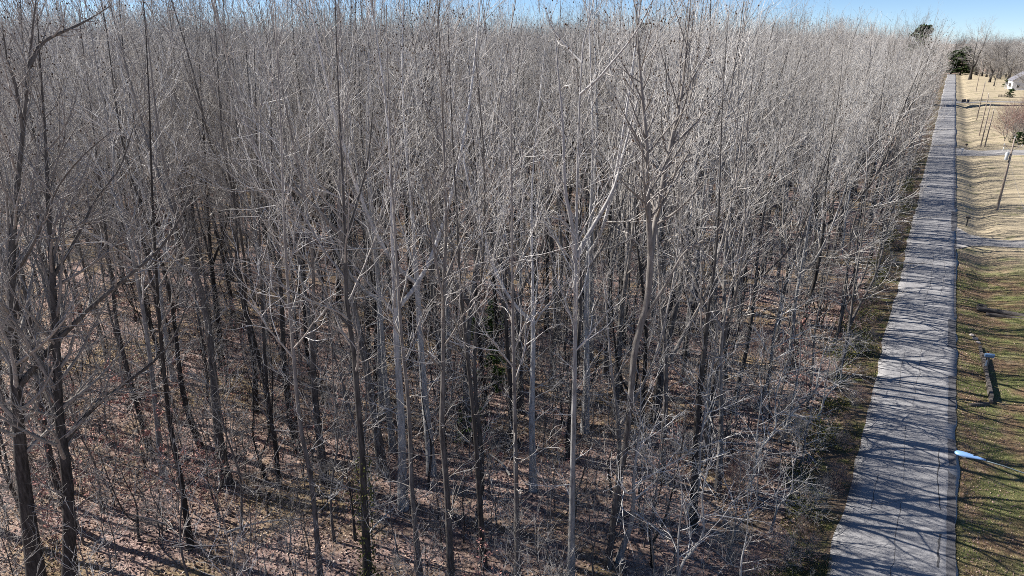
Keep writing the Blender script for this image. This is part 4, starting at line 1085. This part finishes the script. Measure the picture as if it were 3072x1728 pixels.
# street lamp: pole right of the frame, long arm carrying a cobra head over the road edge
e = empty('street_lamp', (LP[0], LP[1], LPZ)); tag(e, 'pale blue grey street lamp head on a thin arm over the road edge', 'street lamp')
MB().tube([(0, 0, -.4), (0, 0, 5), (0, 0, 10.3)], [.17, .145, .11], 10).build('pole', M['pole'], e, smooth=True)
M['armgrey'] = plain('arm_grey', (.12, .16, .18), .5, .4)
M['lamp'] = plain('lamp_grey', (.22, .38, .66), .38, .5, .1, .05)
z0 = 7.72 - LPZ
arm_pts = [(-.05, 0, z0 - .75), (-1.2, .01, z0 - .45), (-2.6, .03, z0 - .14), (-3.6, .05, z0 - .03), (-4.35, .06, z0)]
MB().tube(arm_pts, [.026, .024, .022, .02, .018], 8).build('arm', M['armgrey'], e, smooth=True)
def lathe_head():
    mb = MB(); prof = [(-4.2, .045, .04), (-4.4, .075, .06), (-4.62, .12, .085), (-4.85, .165, .105), (-5.05, .18, .11), (-5.2, .15, .09), (-5.28, .07, .045)]
    rings = []
    for px, wy, hz in prof:
        ring = []
        for k in range(16):
            a = 2 * math.pi * k / 16; zz = math.sin(a)
            ring.append(mb.bm.verts.new((px, .065 + wy * math.cos(a), z0 + .015 + (hz if zz > 0 else hz * .55) * zz)))
        rings.append(ring)
    for a, b in zip(rings, rings[1:]):
        for k in range(16): mb.bm.faces.new((a[k], a[(k + 1) % 16], b[(k + 1) % 16], b[k]))
    mb.bm.faces.new(rings[0]); mb.bm.faces.new(rings[-1][::-1])
    return mb
h = lathe_head().build('luminaire', M['lamp'], e, smooth=True)
MB().tube([(-4.62, .065, z0 + .09), (-4.62, .065, z0 + .14), (-4.62, .065, z0 + .155)], [.035, .035, .015], 10).build('photocell', M['black'], h, smooth=True)
M['lens'] = plain('lamp_lens', (.6, .62, .62), .2, .5)
MB().tube([(-4.95, .065, z0 - .03), (-4.95, .065, z0 - .075), (-4.95, .065, z0 - .1)], [.12, .1, .03], 14).build('lens', M['lens'], h, smooth=True)
MB().box((0, 0, z0 - .75), (.26, .3, .16), bev=.02).build('arm_bracket', M['steel'], e)

# ------------------------------------------------------------------ mailboxes and bins
def mailbox(x, y, rz, body, post, label, h=1.1, paper=False, big=1.0):
    z = float(gh(x, y)); e = empty('mailbox', (x, y, z), rz, big); tag(e, label, 'mailbox', 'mailboxes along the road')
    mb = MB(); n = 10
    A = [(-.26, -.1, h), (-.26, .1, h)] + [(-.26, .1 * math.cos(math.pi * k / n), h + .13 + .1 * math.sin(math.pi * k / n)) for k in range(n + 1)]
    B = [(.26, p[1], p[2]) for p in A]
    b = mb.prism(A, B).build('box', body, e)
    MB().box((-.265, 0, h + .11), (.012, .17, .19), bev=.01).build('door', body, b)
    MB().box((-.1, .112, h + .2), (.02, .012, .16)).box((-.07, .112, h + .26), (.08, .012, .05)).build('flag', M['flag'], b)
    MB().box((0, 0, h / 2 - .15), (.11, .11, h + .3), bev=.01).build('post', post, e)
    MB().box((0, 0, h - .03), (.5, .2, .04)).build('shelf', post, e)
    if paper:
        MB().box((-.13, -.14, h - .42), (.1, .02, .4), bev=.004).build('sign_board', M['white'], e)
    return e
M['flag'] = plain('red_flag', (.45, .03, .025), .5)
M['bluegrey'] = plain('blue_grey_enamel', (.20, .33, .52), .35, .5, .2)
mailbox(5.85, 109.4, 0, M['black'], M['black'], 'black mailbox on a black post before the concrete driveway')
mailbox(6.55, 59.1, 0.25, M['bluegrey'], M['pole'], 'blue grey mailbox on a post beside the dark timber edging', paper=True, big=1.15)
mailbox(5.6, 178.6, .2, M['white'], M['white'], 'white mailbox at the mouth of the gravel driveway')
mailbox(6.55, 189.9, 0, M['black'], M['pole'], 'dark mailbox beyond the gravel driveway')
M['bin'] = plain('bin_plastic', (.022, .026, .045), .55, .4)
def bin_(x, y, rz, label):
    z = float(gh(x, y)); e = empty('wheeled_bin', (x, y, z), rz, 1.15); tag(e, label, 'bin', 'wheeled bins by the far driveway')
    MB().prism([(-.23, -.27, .08), (.23, -.27, .08), (.23, .25, .08), (-.23, .25, .08)], [(-.29, -.34, .98), (.29, -.34, .98), (.29, .34, .98), (-.29, .34, .98)]).build('body', M['bin'], e)
    MB().prism([(-.31, -.36, .985), (.31, -.36, .985), (.31, .37, .985), (-.31, .37, .985)], [(-.24, -.3, 1.09), (.24, -.3, 1.09), (.24, .34, 1.06), (-.24, .34, 1.06)]).build('lid', M['bin'], e)
    for s in (-.27, .27): MB().tube([(s - .03, .28, .13), (s + .03, .28, .13)], .13, 12).build('wheel', M['black'], e)
    MB().tube([(-.27, .41, .97), (.27, .41, .97)], .02, 6).build('handle', M['black'], e)
bin_(6.75, 325.5, .2, 'dark wheeled bin nearest the road, leftmost of three')
bin_(7.55, 330.0, -.1, 'dark wheeled bin standing furthest back of the three')
bin_(8.5, 326.6, .4, 'dark wheeled bin furthest from the road, rightmost of three')

# ------------------------------------------------------------------ timbers, log and stones on the near lawn
m = N('weathered_timber', 0.95, 0.1)
f = m.noise(m.coord(), 6, 4, .65, (.15, 1, 1)); m.color(m.ramp(f, [(.3, (.05, .045, .042)), (.55, (.13, .115, .105)), (.75, (.27, .25, .235))])); m.bump(f, .7, .03)
M['timber'] = m.m
def logmesh(rng, L, r, n=12, K=18):
    mb = MB(); rings = []
    for i in range(K):
        t = i / (K - 1); ring = []
        for k in range(n):
            a = 2 * math.pi * k / n
            rr = r * (1 + .1 * math.sin(3 * a + t * 5) + rng.normal(0, .05)) * (1 - .18 * t)
            ring.append(mb.bm.verts.new((t * L, rr * math.cos(a) + .12 * math.sin(t * 4), r * .85 + rr * math.sin(a))))
        rings.append(ring)
    for a, b in zip(rings, rings[1:]):
        for k in range(n): mb.bm.faces.new((a[k], a[(k + 1) % n], b[(k + 1) % n], b[k]))
    mb.bm.faces.new(rings[0]); mb.bm.faces.new(rings[-1][::-1]); return mb
rg = np.random.default_rng(12)
e = empty('timber_edging', (6.72, 53.4, float(gh(6.72, 53.4)))); tag(e, 'long dark weathered timber edging along the near lawn beside the mailbox', 'edging')
ang_e = math.atan2(64.0 - 53.4, 6.34 - 6.72)
for i in range(4):
    for lay in range(2):
        s0 = i * 2.66 + (.5 if lay else 0); 
        if lay and i == 3: continue
        c0 = Vector((math.cos(ang_e), math.sin(ang_e), 0)) * (s0 + 1.32)
        MB().box((c0.x + rg.normal(0, .02), c0.y, .1 + lay * .21), (2.6, .22 + .02 * lay, .2), rot=Matrix.Rotation(ang_e + rg.normal(0, .008), 3, 'Z').to_quaternion(), bev=.02).build('timber', M['timber'], e)
MB().box((-.72, -.75, .1), (1.45, .24, .22), rot=Matrix.Rotation(R(40), 3, 'Z').to_quaternion(), bev=.02).build('timber', M['timber'], e)
o = logmesh(rg, 4.6, .24).build('fallen_log', M['timber'], None, (6.25, 73.7, float(gh(6.3, 73.7)) - .02), smooth=True); o.rotation_euler = (0, 0, .01)
tag(o, 'long dark fallen log lying across the lawn behind the mailbox', 'log', 'logs on the near lawn')
o = logmesh(rg, 3.4, .19).build('fallen_log', M['timber'], None, (7.0, 72.9, float(gh(7.2, 72.9)) - .02), smooth=True); o.rotation_euler = (0, 0, .06)
tag(o, 'shorter log lying before the long fallen log', 'log', 'logs on the near lawn')
o = logmesh(rg, .75, .2).build('log_block', M['timber'], None, (6.35, 74.6, float(gh(6.4, 74.6))), smooth=True); o.rotation_euler = (0, 0, .4)
tag(o, 'short cut log block at the road end of the fallen log', 'log', 'logs on the near lawn')
M['stone'] = plain('field_stone', (.34, .30, .28), .9, .2, 0, .35, 9)
for q, (x, y, s, lab) in enumerate(((5.75, 66.3, .2, 'small pale stone nearest the road before the timber edging'), (6.0, 65.6, .24, 'small stone in the middle of the three before the timber edging'), (6.2, 64.9, .2, 'small stone touching the end of the timber edging'))):
    mb = MB(); bmesh.ops.create_icosphere(mb.bm, subdivisions=2, radius=s)
    for vtx in mb.bm.verts: vtx.co *= 1 + rg.normal(0, .09); vtx.co.z *= .6
    tag(mb.build('stone', M['stone'], None, (x, y, float(gh(x, y)) + s * .3)), lab, 'stone', 'stones by the timber edging')

# ------------------------------------------------------------------ house, garden fence
m = N('shingle_roof', 0.9, 0.2); f = m.noise(m.coord(), 3, 4, .6, (.4, 1, 4)); m.color(m.ramp(f, [(.3, (.13, .13, .15)), (.7, (.24, .24, .27))])); M['roof'] = m.m
m = N('siding', 0.7, 0.3); f = m.noise(m.coord(), 2.5, 3, .5, (.2, .2, 8)); m.color(m.ramp(f, [(.3, (.62, .62, .63)), (.7, (.78, .78, .79))])); M['siding'] = m.m
M['glass'] = plain('window_glass', (.03, .035, .045), .08, .6)
def house(x, y, w, dpt, hw, hr, rz, label):
    e = empty('house', (x, y, float(gh(x, y))), rz); tag(e, label, 'house', 'houses past the lawn')
    MB().prism([(-w / 2, -dpt / 2, -.4), (w / 2, -dpt / 2, -.4), (w / 2, -dpt / 2, hw), (0, -dpt / 2, hw + hr), (-w / 2, -dpt / 2, hw)],
               [(-w / 2, dpt / 2, -.4), (w / 2, dpt / 2, -.4), (w / 2, dpt / 2, hw), (0, dpt / 2, hw + hr), (-w / 2, dpt / 2, hw)]).build('wall', M['siding'], e)
    k = hr / (w / 2); ov = .45
    mb = MB()
    for s in (-1, 1):
        a = [(0, -dpt / 2 - ov, hw + hr + .05), (s * (w / 2 + ov), -dpt / 2 - ov, hw - k * ov + .05), (s * (w / 2 + ov), -dpt / 2 - ov, hw - k * ov + .23), (0, -dpt / 2 - ov, hw + hr + .25)]
        mb.prism(a, [(p[0], dpt / 2 + ov, p[2]) for p in a])
    r = mb.build('roof', M['roof'], e)
    MB().box((w * .2, dpt * .2, hw + hr * .9), (.7, .7, 1.6), bev=.02).build('chimney', M['stone'], r)
    for wx, wz in ((-w * .27, 1.7), (w * .27, 1.7), (0, hw + hr * .35)):
        q = MB().box((wx, -dpt / 2 - .03, wz), (1.2, .08, 1.5), bev=.01).build('window', M['white'], e)
        MB().box((wx, -dpt / 2 - .075, wz), (1.0, .03, 1.3)).build('pane', M['glass'], q)
    for wy in (-dpt * .25, dpt * .22):
        q = MB().box((-w / 2 - .03, wy, 1.7), (.08, 1.2, 1.5), bev=.01).build('window', M['white'], e)
        MB().box((-w / 2 - .075, wy, 1.7), (.03, 1.0, 1.3)).build('pane', M['glass'], q)
    d = MB().box((-w / 2 - .03, 0, 1.05), (.09, 1.0, 2.1), bev=.01).build('door', M['roof'], e)
    MB().tube([(-w / 2 - .1, .38, 1.0), (-w / 2 - .15, .38, 1.0)], .04, 8).build('handle', M['steel'], d)
    for py in (-1.6, 1.6): MB().box((-w / 2 - 1.6, py, 1.3), (.22, .22, 2.6), bev=.02).build('porch_post', M['white'], e)
    MB().box((-w / 2 - .95, 0, 2.68), (1.8, 4.0, .16), bev=.02).build('porch_roof', M['roof'], e)
house(30.3, 405, 9.5, 12, 4.2, 3.4, .1, 'white sided house with grey gable roof behind trees at the right border')
e = empty('garden_fence', (21.6, 350.5, float(gh(21.6, 350.5)))); tag(e, 'low brown wooden garden fence on the far lawn', 'fence')
for k in range(6): MB().box((-2.4 + k * .96, 0, .55), (.13, .13, 1.5), bev=.01).build('post', M['timber'], e)
for k in range(5):
    for zz in (.28, .62, .96): MB().box((-1.92 + k * .96, -.08, zz), (.92, .03, .2), bev=.005).build('board', M['timber'], e)

# ------------------------------------------------------------------ dead branches on the wood floor
def fallen(seed, L, r):
    rng = np.random.default_rng(seed)
    pts = np.array([[L * t, .25 * math.sin(t * 4 + seed), r + .1 * L * .2 * math.sin(t * 3.0)] for t in np.linspace(0, 1, 7)])
    P = resample(pts, 14); rad = taper(r, .012, 14, .05)
    A, AR, _ = grow(rng, P[None], rad[None], np.array([7]), (.3, .97), (30, 60), lambda Lp, t, u, m: L * .32 * (1.15 - t) * rng.uniform(.6, 1.2, m), .6, .06, .008, 8, .15, .1)
    A[:, :, 2] = np.maximum(A[:, :, 2], .03)
    B, BR, _ = grow(rng, A, AR, np.full(7, 4), (.3, .97), (30, 60), lambda Lp, t, u, m: Lp * .4 * rng.uniform(.6, 1.2, m), .6, .02, .005, 6, .2, .1)
    return join([tubes(P[None], rad[None], 8), tubes(A, AR, 5)]), tubes(B, BR, 3)
for q, (x, y, rz, L, r, mt, lab) in enumerate(((-31.0, 18.6, 2.3, 3.6, .06, 'twig_pale', 'pale dead branch lying on the litter before the slim dark left trunk'),
        (-47.5, 20.8, .4, 6.5, .14, 'timber', 'dark fallen trunk lying across open litter at the left border'), (-27.4, 16.6, .9, 4.5, .07, 'twig', 'grey dead branch near the bottom edge left of centre'),
        (-20.8, 20.4, 1.9, 3.4, .06, 'twig_pale', 'pale dead branch near the bottom edge beside the slender grey tree'), (-29.0, 23.8, .2, 5.0, .1, 'timber', 'dark fallen limb on the litter left of the vine covered trunk'),
        (-17.4, 28.2, 2.7, 4.2, .07, 'twig', 'grey dead branch on the litter below the tall middle tree'), (-26.0, 33.5, .6, 5.5, .12, 'timber', 'dark fallen trunk in the clearing near the small evergreens'))):
    (g1, g2) = fallen(300 + q, L, r)
    e = empty('fallen_branch', (x, y, float(gh(x, y)) + .02), rz); tag(e, lab, 'branch', 'dead wood on the floor')
    link('limb', mesh_np('limb', *g1, M[mt]), e); link('twigs', mesh_np('twigs', *g2, M['twig']), e)
